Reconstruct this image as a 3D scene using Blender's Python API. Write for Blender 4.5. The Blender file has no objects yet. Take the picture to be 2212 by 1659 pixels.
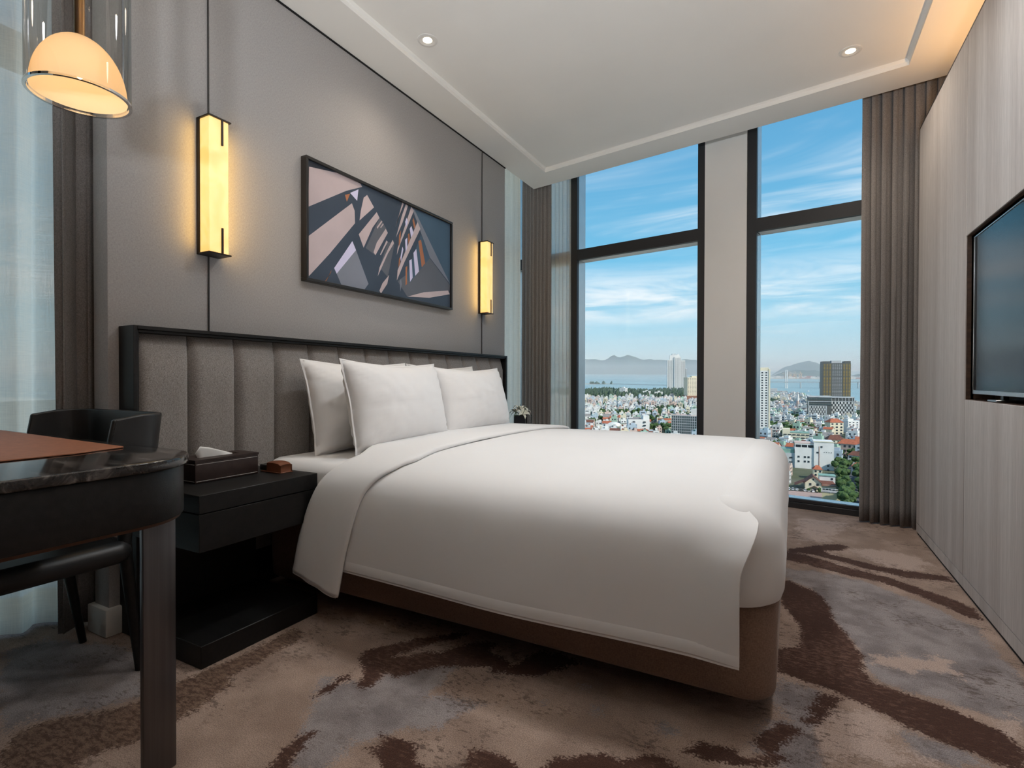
import bpy, bmesh, math, random
import numpy as np
from mathutils import Vector, Matrix, noise as mnoise

rnd = random.Random(7)
scene = bpy.context.scene
COL = scene.collection

# ------------------------------------------------------------------ main dials
EXPOSURE = 0.0
SKY = 1.18
SUN = 4.2
CLOUD_OFF = (0.0, 0.0, 0.0)
BANK_OFF = (0.0, 0.0, 0.0)
SCONCE = 0.95
SGLOW = 0.7
DL = (20, 32, 74, 54, 5, 5, 3)      # downlight powers: two in view, then added out of view over bed, bed foot, desk, carpet, entrance
COVE = 30.0
UP = 130.0
BULB = 4.0
PEND = 0.55
HAZE = 0.00018
RAD = math.radians

def lin(r, g, b):
    f = lambda c: (c / 12.92) if c <= 0.04045 else ((c + 0.055) / 1.055) ** 2.4
    return (f(r / 255.0), f(g / 255.0), f(b / 255.0))

# ------------------------------------------------------------------ camera
CAM = Vector((2.146, 0.0, 0.92))
YAW, PITCH, ROLL, FPX = RAD(28.1356), RAD(-0.5246), RAD(0.1137), 1132.3
fwd = Vector((-math.sin(YAW) * math.cos(PITCH), math.cos(YAW) * math.cos(PITCH), math.sin(PITCH)))
rgt = Vector((math.cos(YAW), math.sin(YAW), 0.0))
upv = rgt.cross(fwd)
r2 = rgt * math.cos(ROLL) + upv * math.sin(ROLL)
u2 = -rgt * math.sin(ROLL) + upv * math.cos(ROLL)
cam_data = bpy.data.cameras.new('camera')
cam_data.sensor_width = 36.0
cam_data.lens = FPX / 2212.0 * 36.0
cam_data.clip_start = 0.02
cam_data.clip_end = 60000.0
cam = bpy.data.objects.new('camera', cam_data)
COL.objects.link(cam)
cam.matrix_world = Matrix(((r2.x, u2.x, -fwd.x, CAM.x), (r2.y, u2.y, -fwd.y, CAM.y), (r2.z, u2.z, -fwd.z, CAM.z), (0, 0, 0, 1)))
scene.camera = cam

# ------------------------------------------------------------------ exposure and light
scene.view_settings.view_transform = 'Standard'
scene.view_settings.look = 'None'
scene.view_settings.gamma = 1.0
scene.view_settings.use_curve_mapping = False
scene.view_settings.exposure = EXPOSURE
scene.cycles.use_denoising = True
scene.cycles.max_bounces = 8
scene.cycles.diffuse_bounces = 4
scene.cycles.glossy_bounces = 3
scene.cycles.transmission_bounces = 4
scene.cycles.transparent_max_bounces = 16
scene.cycles.volume_bounces = 0
scene.cycles.adaptive_threshold = 0.04
scene.cycles.use_light_tree = False
scene.cycles.sample_clamp_indirect = 8.0
scene.cycles.caustics_reflective = False
scene.cycles.caustics_refractive = False

world = bpy.data.worlds.new('sky')
scene.world = world
world.use_nodes = True
def build_sky():
    nt = world.node_tree
    nt.nodes.clear()
    N, Lk = nt.nodes.new, nt.links.new
    out = N('ShaderNodeOutputWorld'); bg = N('ShaderNodeBackground')
    bg.inputs['Strength'].default_value = SKY
    Lk(bg.outputs[0], out.inputs['Surface'])
    tc = N('ShaderNodeTexCoord'); sep = N('ShaderNodeSeparateXYZ')
    Lk(tc.outputs['Generated'], sep.inputs[0])
    # vertical gradient of the clear sky
    ramp = N('ShaderNodeValToRGB')
    cr = ramp.color_ramp
    stops = [(0.0, (206, 224, 230)), (0.035, (194, 222, 232)), (0.10, (156, 208, 230)), (0.20, (116, 187, 222)), (0.36, (98, 166, 208)), (0.60, (84, 142, 190)), (1.0, (70, 122, 172))]
    cr.elements[0].position = 0.0; cr.elements[0].color = (*lin(*stops[0][1]), 1)
    cr.elements[1].position = 1.0; cr.elements[1].color = (*lin(*stops[-1][1]), 1)
    for p, c in stops[1:-1]:
        e = cr.elements.new(p); e.color = (*lin(*c), 1)
    Lk(sep.outputs['Z'], ramp.inputs[0])
    # wispy cloud sheets: direction projected onto a flat layer overhead
    zc = N('ShaderNodeMath'); zc.operation = 'ADD'; zc.inputs[1].default_value = 0.10
    Lk(sep.outputs['Z'], zc.inputs[0])
    dv = N('ShaderNodeVectorMath'); dv.operation = 'DIVIDE'
    cmb = N('ShaderNodeCombineXYZ')
    for i in range(3): Lk(zc.outputs[0], cmb.inputs[i])
    Lk(tc.outputs['Generated'], dv.inputs[0]); Lk(cmb.outputs[0], dv.inputs[1])
    mp = N('ShaderNodeMapping'); mp.inputs['Rotation'].default_value = (0, 0, RAD(32)); mp.inputs['Scale'].default_value = (1.0, 2.3, 0.0)
    mp.inputs['Location'].default_value = CLOUD_OFF
    Lk(dv.outputs[0], mp.inputs[0])
    n1 = N('ShaderNodeTexNoise'); n1.inputs['Scale'].default_value = 0.62; n1.inputs['Detail'].default_value = 5; n1.inputs['Roughness'].default_value = 0.6; n1.inputs['Distortion'].default_value = 0.7
    Lk(mp.outputs[0], n1.inputs['Vector'])
    r1 = N('ShaderNodeMapRange'); r1.interpolation_type = 'SMOOTHSTEP'
    r1.inputs['From Min'].default_value = 0.42; r1.inputs['From Max'].default_value = 0.70
    Lk(n1.outputs['Fac'], r1.inputs['Value'])
    # fine streaks
    mp2 = N('ShaderNodeMapping'); mp2.inputs['Rotation'].default_value = (0, 0, RAD(24)); mp2.inputs['Scale'].default_value = (0.8, 4.5, 0.0); mp2.inputs['Location'].default_value = (3.1, 0.4, 0)
    Lk(dv.outputs[0], mp2.inputs[0])
    n2 = N('ShaderNodeTexNoise'); n2.inputs['Scale'].default_value = 1.5; n2.inputs['Detail'].default_value = 3; n2.inputs['Roughness'].default_value = 0.65; n2.inputs['Distortion'].default_value = 1.0
    Lk(mp2.outputs[0], n2.inputs['Vector'])
    r3 = N('ShaderNodeMapRange'); r3.inputs['From Min'].default_value = 0.35; r3.inputs['From Max'].default_value = 0.75; r3.inputs['To Min'].default_value = 0.15; r3.inputs['To Max'].default_value = 0.85
    Lk(n2.outputs['Fac'], r3.inputs['Value'])
    m1 = N('ShaderNodeMath'); m1.operation = 'MULTIPLY'
    Lk(r1.outputs[0], m1.inputs[0]); Lk(r3.outputs[0], m1.inputs[1])
    # cloud sheets lie above a low cloud-free belt
    belt = N('ShaderNodeMapRange'); belt.interpolation_type = 'SMOOTHSTEP'; belt.inputs['From Min'].default_value = 0.05; belt.inputs['From Max'].default_value = 0.13
    Lk(sep.outputs['Z'], belt.inputs['Value'])
    m2 = N('ShaderNodeMath'); m2.operation = 'MULTIPLY'; m2.use_clamp = True
    Lk(m1.outputs[0], m2.inputs[0]); Lk(belt.outputs[0], m2.inputs[1])
    # a bank of cumulus wisps low over the bay
    bank = N('ShaderNodeValToRGB'); b = bank.color_ramp
    b.elements[0].position = 0.095; b.elements[0].color = (0, 0, 0, 1); b.elements[1].position = 0.215; b.elements[1].color = (0, 0, 0, 1)
    e = b.elements.new(0.125); e.color = (1, 1, 1, 1); e = b.elements.new(0.165); e.color = (0.75, 0.75, 0.75, 1)
    Lk(sep.outputs['Z'], bank.inputs[0])
    mp3 = N('ShaderNodeMapping'); mp3.inputs['Rotation'].default_value = (0, RAD(18), 0); mp3.inputs['Scale'].default_value = (1.0, 1.0, 6.5); mp3.inputs['Location'].default_value = BANK_OFF
    Lk(tc.outputs['Generated'], mp3.inputs[0])
    n3 = N('ShaderNodeTexNoise'); n3.inputs['Scale'].default_value = 3.6; n3.inputs['Detail'].default_value = 5; n3.inputs['Roughness'].default_value = 0.62; n3.inputs['Distortion'].default_value = 0.5
    Lk(mp3.outputs[0], n3.inputs['Vector'])
    r4 = N('ShaderNodeMapRange'); r4.interpolation_type = 'SMOOTHSTEP'; r4.inputs['From Min'].default_value = 0.33; r4.inputs['From Max'].default_value = 0.63
    Lk(n3.outputs['Fac'], r4.inputs['Value'])
    m3 = N('ShaderNodeMath'); m3.operation = 'MULTIPLY'
    Lk(r4.outputs[0], m3.inputs[0]); Lk(bank.outputs[0], m3.inputs[1])
    mx = N('ShaderNodeMath'); mx.operation = 'MAXIMUM'
    Lk(m2.outputs[0], mx.inputs[0]); Lk(m3.outputs[0], mx.inputs[1])
    mix = N('ShaderNodeMixRGB'); mix.inputs[2].default_value = (0.88, 0.91, 0.93, 1)
    Lk(mx.outputs[0], mix.inputs[0]); Lk(ramp.outputs[0], mix.inputs[1]); Lk(mix.outputs[0], bg.inputs['Color'])
build_sky()

sun_d = bpy.data.lights.new('sun', 'SUN')
sun_d.energy = SUN; sun_d.angle = RAD(0.6); sun_d.color = (1.0, 0.93, 0.82)
sun = bpy.data.objects.new('sun', sun_d); COL.objects.link(sun)
sun.rotation_euler = Vector((-math.sin(RAD(118)) * math.cos(RAD(38)), -math.cos(RAD(118)) * math.cos(RAD(38)), -math.sin(RAD(38)))).to_track_quat('-Z', 'Y').to_euler()

# ------------------------------------------------------------------ materials
MATS = {}
def mat(name, col, rough=0.6, metal=0.0, spec=0.5, vary=0.0, vscale=(8, 8, 8), bump=0.0, bscale=200.0, emit=None, estr=0.0, sheen=0.0, coat=0.0, col2=None, detail=4, coords='Object'):
    m = bpy.data.materials.new(name); m.use_nodes = True
    nt = m.node_tree; N, Lk = nt.nodes.new, nt.links.new
    p = nt.nodes['Principled BSDF']
    p.inputs['Base Color'].default_value = (*col, 1); p.inputs['Roughness'].default_value = rough
    p.inputs['Metallic'].default_value = metal; p.inputs['Specular IOR Level'].default_value = spec
    p.inputs['Coat Weight'].default_value = coat; p.inputs['Coat Roughness'].default_value = 0.08
    p.inputs['Sheen Weight'].default_value = sheen
    if emit:
        p.inputs['Emission Color'].default_value = (*emit, 1); p.inputs['Emission Strength'].default_value = estr
    tc = N('ShaderNodeTexCoord')
    if vary > 0 or col2:
        mp = N('ShaderNodeMapping'); mp.inputs['Scale'].default_value = vscale
        Lk(tc.outputs[coords], mp.inputs[0])
        n = N('ShaderNodeTexNoise'); n.inputs['Scale'].default_value = 1.0; n.inputs['Detail'].default_value = detail
        Lk(mp.outputs[0], n.inputs['Vector'])
        r = N('ShaderNodeValToRGB')
        c2 = col2 or tuple(c * (1 - vary) for c in col); c1 = col if col2 else tuple(min(1, c * (1 + vary)) for c in col)
        r.color_ramp.elements[0].position = 0.33; r.color_ramp.elements[1].position = 0.67
        r.color_ramp.elements[0].color = (*c2, 1); r.color_ramp.elements[1].color = (*c1, 1)
        Lk(n.outputs['Fac'], r.inputs[0]); Lk(r.outputs[0], p.inputs['Base Color'])
    if bump > 0:
        bm = N('ShaderNodeBump'); bm.inputs['Strength'].default_value = bump; bm.inputs['Distance'].default_value = 0.002
        n2 = N('ShaderNodeTexNoise'); n2.inputs['Scale'].default_value = bscale; n2.inputs['Detail'].default_value = 3
        Lk(tc.outputs[coords], n2.inputs['Vector']); Lk(n2.outputs['Fac'], bm.inputs['Height']); Lk(bm.outputs[0], p.inputs['Normal'])
    MATS[name] = m
    return m

def weave(name, c1, c2, scale=900.0, rough=0.9, bump=0.25, stretch=(1, 1, 0.25)):
    """woven cloth: two crossed thread noises mixing two yarn colours"""
    m = bpy.data.materials.new(name); m.use_nodes = True
    nt = m.node_tree; N, Lk = nt.nodes.new, nt.links.new
    p = nt.nodes['Principled BSDF']; p.inputs['Roughness'].default_value = rough; p.inputs['Specular IOR Level'].default_value = 0.15
    p.inputs['Sheen Weight'].default_value = 0.15
    tc = N('ShaderNodeTexCoord'); fs = []
    for st in (stretch, (0.3, 0.3, 1.0)):
        mp = N('ShaderNodeMapping'); mp.inputs['Scale'].default_value = st
        Lk(tc.outputs['Object'], mp.inputs[0])
        n = N('ShaderNodeTexNoise'); n.inputs['Scale'].default_value = scale; n.inputs['Detail'].default_value = 2
        Lk(mp.outputs[0], n.inputs['Vector']); fs.append(n)
    a = N('ShaderNodeMath'); a.operation = 'ADD'; Lk(fs[0].outputs['Fac'], a.inputs[0]); Lk(fs[1].outputs['Fac'], a.inputs[1])
    mr = N('ShaderNodeMapRange'); mr.inputs['From Min'].default_value = 0.75; mr.inputs['From Max'].default_value = 1.25
    Lk(a.outputs[0], mr.inputs['Value'])
    mx = N('ShaderNodeMixRGB'); mx.inputs[1].default_value = (*c1, 1); mx.inputs[2].default_value = (*c2, 1)
    Lk(mr.outputs[0], mx.inputs[0]); Lk(mx.outputs[0], p.inputs['Base Color'])
    b = N('ShaderNodeBump'); b.inputs['Strength'].default_value = bump; b.inputs['Distance'].default_value = 0.001
    Lk(a.outputs[0], b.inputs['Height']); Lk(b.outputs[0], p.inputs['Normal'])
    MATS[name] = m
    return m

mat('ceiling_paint', (0.84, 0.83, 0.80), 0.85, vary=0.015, vscale=(2, 2, 2))
mat('white_paint', (0.80, 0.79, 0.77), 0.7, vary=0.02, vscale=(2, 2, 2), bump=0.05)
mat('skirting_paint', (0.62, 0.60, 0.57), 0.5)
weave('wall_fabric', (0.335, 0.322, 0.316), (0.42, 0.405, 0.398), 420, 0.95, 0.15)
weave('headboard_fabric', (0.17, 0.152, 0.142), (0.37, 0.34, 0.322), 650, 0.95, 0.4)
weave('curtain_fabric', (0.165, 0.150, 0.143), (0.29, 0.266, 0.255), 600, 0.95, 0.3)
weave('base_fabric', (0.20, 0.125, 0.088), (0.29, 0.19, 0.14), 500, 0.9, 0.2)
mat('bed_linen', (0.80, 0.79, 0.785), 0.75, spec=0.25, sheen=0.2, vary=0.012, vscale=(3, 3, 3), bump=0.04, bscale=900)
mat('pillow_linen', (0.82, 0.81, 0.805), 0.7, spec=0.25, sheen=0.2, bump=0.12, bscale=26)
mat('black_wood', (0.0075, 0.007, 0.0068), 0.45, spec=0.35, vary=0.35, vscale=(3, 60, 60), bump=0.12, bscale=350)
mat('black_metal', (0.018, 0.016, 0.015), 0.38, spec=0.5)
mat('bronze_metal', (0.030, 0.024, 0.020), 0.35, metal=0.6)
mat('gunmetal', (0.15, 0.145, 0.15), 0.34, metal=1.0, vary=0.10, vscale=(120, 120, 1.5), bump=0.05)
mat('copper_edge', (0.09, 0.05, 0.035), 0.4, metal=1.0)
mat('black_leather', (0.014, 0.014, 0.0145), 0.42, spec=0.5, bump=0.1, bscale=500)
mat('tan_leather', (0.29, 0.105, 0.05), 0.55, spec=0.4, vary=0.12, vscale=(60, 60, 60), bump=0.25, bscale=700)
mat('brown_leather', (0.16, 0.052, 0.022), 0.45, spec=0.45, vary=0.15, vscale=(40, 40, 40), bump=0.2, bscale=500)
mat('dark_brown_leather', (0.030, 0.017, 0.014), 0.5, spec=0.45, vary=0.15, vscale=(50, 50, 50), bump=0.2, bscale=600)
mat('white_stitch', (0.55, 0.53, 0.50), 0.8)
mat('black_stitch', (0.03, 0.03, 0.03), 0.8)
mat('tissue_paper', (0.82, 0.82, 0.80), 0.9)
mat('frame_metal', (0.022, 0.022, 0.024), 0.45, spec=0.5)
mat('reveal_metal', (0.55, 0.57, 0.58), 0.25, metal=0.6, vary=0.04)
mat('niche_wood', (0.055, 0.028, 0.016), 0.55, vary=0.35, vscale=(20, 6, 60))
mat('tv_screen', (0.007, 0.009, 0.011), 0.12, spec=0.14)
mat('silver', (0.62, 0.63, 0.65), 0.28, metal=1.0)
mat('gap_black', (0.004, 0.004, 0.004), 0.9)
mat('opaque_white_plastic', (0.75, 0.74, 0.72), 0.5)
mat('brass', (0.30, 0.16, 0.06), 0.3, metal=1.0)
mat('leaf_green', (0.05, 0.09, 0.03), 0.6)
mat('petal_white', (0.80, 0.80, 0.70), 0.6, vary=0.05, vscale=(60, 60, 60))
mat('vase_black', (0.012, 0.012, 0.016), 0.35)

def wood_panel():
    m = bpy.data.materials.new('wood_panel'); m.use_nodes = True
    nt = m.node_tree; N, Lk = nt.nodes.new, nt.links.new
    p = nt.nodes['Principled BSDF']; p.inputs['Roughness'].default_value = 0.6; p.inputs['Specular IOR Level'].default_value = 0.3
    tc = N('ShaderNodeTexCoord'); oi = N('ShaderNodeObjectInfo')
    ad = N('ShaderNodeVectorMath'); ad.operation = 'ADD'
    cb = N('ShaderNodeCombineXYZ'); Lk(oi.outputs['Random'], cb.inputs[1]); Lk(oi.outputs['Random'], cb.inputs[2])
    Lk(tc.outputs['Object'], ad.inputs[0]); Lk(cb.outputs[0], ad.inputs[1])
    outs = []
    for sc, det in (((4, 9, 0.30), 5), ((40, 75, 1.2), 4), ((300, 420, 14), 2)):
        mp = N('ShaderNodeMapping'); mp.inputs['Scale'].default_value = sc
        Lk(ad.outputs[0], mp.inputs[0])
        n = N('ShaderNodeTexNoise'); n.inputs['Scale'].default_value = 1.0; n.inputs['Detail'].default_value = det
        Lk(mp.outputs[0], n.inputs['Vector']); outs.append(n)
    r1 = N('ShaderNodeValToRGB'); r1.color_ramp.elements[0].position = 0.32; r1.color_ramp.elements[1].position = 0.68
    r1.color_ramp.elements[0].color = (0.44, 0.39, 0.365, 1); r1.color_ramp.elements[1].color = (0.56, 0.515, 0.49, 1)
    Lk(outs[0].outputs['Fac'], r1.inputs[0])
    r2_ = N('ShaderNodeMapRange'); r2_.inputs['From Min'].default_value = 0.3; r2_.inputs['From Max'].default_value = 0.7; r2_.inputs['To Min'].default_value = 0.92; r2_.inputs['To Max'].default_value = 1.07
    Lk(outs[1].outputs['Fac'], r2_.inputs['Value'])
    r3_ = N('ShaderNodeMapRange'); r3_.inputs['From Min'].default_value = 0.3; r3_.inputs['From Max'].default_value = 0.7; r3_.inputs['To Min'].default_value = 0.88; r3_.inputs['To Max'].default_value = 1.10
    Lk(outs[2].outputs['Fac'], r3_.inputs['Value'])
    mu = N('ShaderNodeMath'); mu.operation = 'MULTIPLY'; Lk(r2_.outputs[0], mu.inputs[0]); Lk(r3_.outputs[0], mu.inputs[1])
    vm = N('ShaderNodeVectorMath'); vm.operation = 'SCALE'; Lk(r1.outputs[0], vm.inputs[0]); Lk(mu.outputs[0], vm.inputs['Scale'])
    Lk(vm.outputs[0], p.inputs['Base Color'])
    MATS['wood_panel'] = m
wood_panel()

def sheer_material():
    m = bpy.data.materials.new('sheer_linen'); m.use_nodes = True
    nt = m.node_tree; nt.nodes.clear(); N, Lk = nt.nodes.new, nt.links.new
    out = N('ShaderNodeOutputMaterial')
    tr = N('ShaderNodeBsdfTransparent'); df = N('ShaderNodeBsdfDiffuse'); tl = N('ShaderNodeBsdfTranslucent')
    df.inputs[0].default_value = (0.88, 0.83, 0.77, 1); tl.inputs[0].default_value = (1.0, 0.89, 0.76, 1)
    tc = N('ShaderNodeTexCoord'); fs = []
    for sc in ((500, 500, 12), (14, 14, 500)):
        mp = N('ShaderNodeMapping'); mp.inputs['Scale'].default_value = sc; Lk(tc.outputs['Object'], mp.inputs[0])
        n = N('ShaderNodeTexNoise'); n.inputs['Scale'].default_value = 1.0; n.inputs['Detail'].default_value = 2; Lk(mp.outputs[0], n.inputs['Vector']); fs.append(n)
    a = N('ShaderNodeMath'); a.operation = 'ADD'; Lk(fs[0].outputs['Fac'], a.inputs[0]); Lk(fs[1].outputs['Fac'], a.inputs[1])
    mr = N('ShaderNodeMapRange'); mr.inputs['From Min'].default_value = 0.7; mr.inputs['From Max'].default_value = 1.3; mr.inputs['To Min'].default_value = 0.05; mr.inputs['To Max'].default_value = 0.20
    Lk(a.outputs[0], mr.inputs['Value'])
    m1 = N('ShaderNodeMixShader'); m1.inputs[0].default_value = 0.86; Lk(df.outputs[0], m1.inputs[1]); Lk(tl.outputs[0], m1.inputs[2])
    m2 = N('ShaderNodeMixShader'); Lk(mr.outputs[0], m2.inputs[0]); Lk(m1.outputs[0], m2.inputs[1]); Lk(tr.outputs[0], m2.inputs[2])
    Lk(m2.outputs[0], out.inputs[0]); MATS['sheer_linen'] = m
sheer_material()

def thin_glass(name, tint, refl=1.0, ior=1.45):
    m = bpy.data.materials.new(name); m.use_nodes = True
    nt = m.node_tree; nt.nodes.clear(); N, Lk = nt.nodes.new, nt.links.new
    out = N('ShaderNodeOutputMaterial'); tr = N('ShaderNodeBsdfTransparent'); gl = N('ShaderNodeBsdfGlossy')
    tr.inputs[0].default_value = (*tint, 1); gl.inputs['Roughness'].default_value = 0.0
    fr = N('ShaderNodeFresnel'); fr.inputs[0].default_value = ior
    mu = N('ShaderNodeMath'); mu.operation = 'MULTIPLY'; mu.inputs[1].default_value = refl; Lk(fr.outputs[0], mu.inputs[0])
    mx = N('ShaderNodeMixShader'); Lk(mu.outputs[0], mx.inputs[0]); Lk(tr.outputs[0], mx.inputs[1]); Lk(gl.outputs[0], mx.inputs[2])
    Lk(mx.outputs[0], out.inputs[0]); MATS[name] = m
thin_glass('window_glass', (0.985, 0.99, 0.99), 0.06)
thin_glass('clear_glass', (0.95, 0.95, 0.95), 1.0)
thin_glass('smoked_glass', (0.88, 0.865, 0.845), 0.7)

def opal_glass():
    m = bpy.data.materials.new('opal_glass'); m.use_nodes = True
    nt = m.node_tree; nt.nodes.clear(); N, Lk = nt.nodes.new, nt.links.new
    out = N('ShaderNodeOutputMaterial'); df = N('ShaderNodeBsdfDiffuse'); tl = N('ShaderNodeBsdfTranslucent')
    df.inputs[0].default_value = (0.85, 0.74, 0.58, 1); tl.inputs[0].default_value = (0.85, 0.70, 0.50, 1)
    mx = N('ShaderNodeMixShader'); mx.inputs[0].default_value = 0.5
    Lk(df.outputs[0], mx.inputs[1]); Lk(tl.outputs[0], mx.inputs[2]); Lk(mx.outputs[0], out.inputs[0]); MATS['opal_glass'] = m
opal_glass()

def alabaster():
    m = bpy.data.materials.new('alabaster'); m.use_nodes = True
    nt = m.node_tree; N, Lk = nt.nodes.new, nt.links.new
    p = nt.nodes['Principled BSDF']; p.inputs['Roughness'].default_value = 0.35
    p.inputs['Base Color'].default_value = (0.75, 0.62, 0.40, 1)
    tc = N('ShaderNodeTexCoord')
    n = N('ShaderNodeTexNoise'); n.inputs['Scale'].default_value = 9.0; n.inputs['Detail'].default_value = 6; n.inputs['Distortion'].default_value = 1.5
    Lk(tc.outputs['Object'], n.inputs['Vector'])
    r = N('ShaderNodeValToRGB'); r.color_ramp.elements[0].position = 0.35; r.color_ramp.elements[1].position = 0.6
    r.color_ramp.elements[0].color = (1.0, 0.52, 0.10, 1); r.color_ramp.elements[1].color = (1.0, 0.66, 0.20, 1)
    Lk(n.outputs['Fac'], r.inputs[0]); Lk(r.outputs[0], p.inputs['Emission Color']); p.inputs['Emission Strength'].default_value = SCONCE
    MATS['alabaster'] = m
alabaster()

def marble():
    m = bpy.data.materials.new('dark_marble'); m.use_nodes = True
    nt = m.node_tree; N, Lk = nt.nodes.new, nt.links.new
    p = nt.nodes['Principled BSDF']; p.inputs['Roughness'].default_value = 0.10; p.inputs['Specular IOR Level'].default_value = 0.6
    tc = N('ShaderNodeTexCoord'); mp = N('ShaderNodeMapping'); mp.inputs['Rotation'].default_value = (0, 0, RAD(14)); mp.inputs['Scale'].default_value = (3.2, 26, 26)
    Lk(tc.outputs['Object'], mp.inputs[0])
    n = N('ShaderNodeTexNoise'); n.inputs['Scale'].default_value = 1.0; n.inputs['Detail'].default_value = 7; n.inputs['Roughness'].default_value = 0.65; n.inputs['Distortion'].default_value = 0.5
    Lk(mp.outputs[0], n.inputs['Vector'])
    r = N('ShaderNodeValToRGB'); cr = r.color_ramp
    cr.elements[0].position = 0.40; cr.elements[0].color = (0.010, 0.009, 0.009, 1); cr.elements[1].position = 0.72; cr.elements[1].color = (0.20, 0.18, 0.165, 1)
    e = cr.elements.new(0.54); e.color = (0.03, 0.026, 0.024, 1)
    Lk(n.outputs['Fac'], r.inputs[0]); Lk(r.outputs[0], p.inputs['Base Color']); MATS['dark_marble'] = m
marble()

# ------------------------------------------------------------------ mesh helpers
def tag(o, label=None, cat=None, group=None, kind=None):
    if label: o['label'] = label
    if cat: o['category'] = cat
    if group: o['group'] = group
    if kind: o['kind'] = kind
    return o

class MB:
    def __init__(s): s.v = []; s.f = []; s.m = []
    def quad(s, a, b, c, d, m=0):
        i = len(s.v); s.v += [a, b, c, d]; s.f.append((i, i + 1, i + 2, i + 3)); s.m.append(m)
    def poly(s, pts, m=0):
        i = len(s.v); s.v += list(pts); s.f.append(tuple(range(i, i + len(pts)))); s.m.append(m)
    def box(s, x0, x1, y0, y1, z0, z1, m=0, mtop=None):
        i = len(s.v)
        s.v += [(x0, y0, z0), (x1, y0, z0), (x1, y1, z0), (x0, y1, z0), (x0, y0, z1), (x1, y0, z1), (x1, y1, z1), (x0, y1, z1)]
        for k, q in enumerate([(0, 3, 2, 1), (4, 5, 6, 7), (0, 1, 5, 4), (1, 2, 6, 5), (2, 3, 7, 6), (3, 0, 4, 7)]):
            s.f.append(tuple(i + j for j in q)); s.m.append(mtop if (k == 1 and mtop is not None) else m)
    def prism(s, pts, z0, z1, m=0):
        n = len(pts); i = len(s.v)
        s.v += [(x, y, z0) for x, y in pts] + [(x, y, z1) for x, y in pts]
        s.f.append(tuple(i + j for j in reversed(range(n)))); s.f.append(tuple(i + n + j for j in range(n))); s.m += [m, m]
        for j in range(n):
            k = (j + 1) % n
            s.f.append((i + j, i + k, i + n + k, i + n + j)); s.m.append(m)
    def grid(s, rows, closed=False, m=0):
        i = len(s.v); nr = len(rows); nc = len(rows[0])
        for r in rows: s.v += [tuple(p) for p in r]
        for a in range(nr - 1):
            for b in range(nc if closed else nc - 1):
                c = (b + 1) % nc
                s.f.append((i + a * nc + b, i + a * nc + c, i + (a + 1) * nc + c, i + (a + 1) * nc + b)); s.m.append(m)
    def tube(s, p0, p1, r0, r1=None, n=12, m=0, cap=True):
        r1 = r0 if r1 is None else r1
        p0, p1 = Vector(p0), Vector(p1); d = (p1 - p0).normalized()
        a = d.orthogonal().normalized(); b = d.cross(a)
        ring = lambda c, r: [tuple(c + (a * math.cos(2 * math.pi * k / n) + b * math.sin(2 * math.pi * k / n)) * r) for k in range(n)]
        A, B = ring(p0, r0), ring(p1, r1)
        s.grid([A, B], True, m)
        if cap: s.poly(list(reversed(A)), m); s.poly(B, m)
    def mesh(s, name, smooth=None, merge=False):
        me = bpy.data.meshes.new(name)
        me.from_pydata([tuple(v) for v in s.v], [], s.f)
        if any(s.m): me.polygons.foreach_set('material_index', s.m)
        if merge:
            bm = bmesh.new(); bm.from_mesh(me); bmesh.ops.remove_doubles(bm, verts=bm.verts, dist=1e-5); bm.to_mesh(me); bm.free()
        if smooth is not None:
            me.polygons.foreach_set('use_smooth', [True] * len(me.polygons)); me.set_sharp_from_angle(angle=RAD(smooth))
        me.update()
        return me

def link(name, me, mats, parent=None, local=False, kind=None):
    o = bpy.data.objects.new(name, me); COL.objects.link(o)
    for m in (mats if isinstance(mats, (list, tuple)) else [mats]):
        if me is not None and len(me.materials) < (len(mats) if isinstance(mats, (list, tuple)) else 1): me.materials.append(MATS[m])
    if parent:
        o.parent = parent
        if not local: o.matrix_parent_inverse = parent.matrix_world.inverted()
    if kind: o['kind'] = kind
    return o

def empty(name, loc, rz=0.0):
    e = bpy.data.objects.new(name, None); COL.objects.link(e)
    e.empty_display_size = 0.1; e.matrix_world = Matrix.Translation(loc) @ Matrix.Rotation(rz, 4, 'Z')
    return e

def bevel_mesh(me, w, seg=2, smooth=40):
    bm = bmesh.new(); bm.from_mesh(me)
    bmesh.ops.remove_doubles(bm, verts=bm.verts, dist=1e-6)
    es = [e for e in bm.edges if len(e.link_faces) == 2 and e.calc_face_angle(0) > 0.5]
    bmesh.ops.bevel(bm, geom=es, offset=w, offset_type='OFFSET', segments=seg, profile=0.5, affect='EDGES', clamp_overlap=True)
    bm.to_mesh(me); bm.free()
    me.polygons.foreach_set('use_smooth', [True] * len(me.polygons)); me.set_sharp_from_angle(angle=RAD(smooth))
    return me

def bbox(name, x0, x1, y0, y1, z0, z1, m, parent=None, bev=0.003, seg=2, local=False, kind=None):
    b = MB(); b.box(x0, x1, y0, y1, z0, z1)
    me = b.mesh(name)
    if bev: bevel_mesh(me, bev, seg)
    return link(name, me, m, parent, local, kind)

def copy_tree(o, parent=None):
    c = o.copy(); COL.objects.link(c); c.parent = parent
    for ch in list(o.children): copy_tree(ch, c)
    return c

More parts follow.
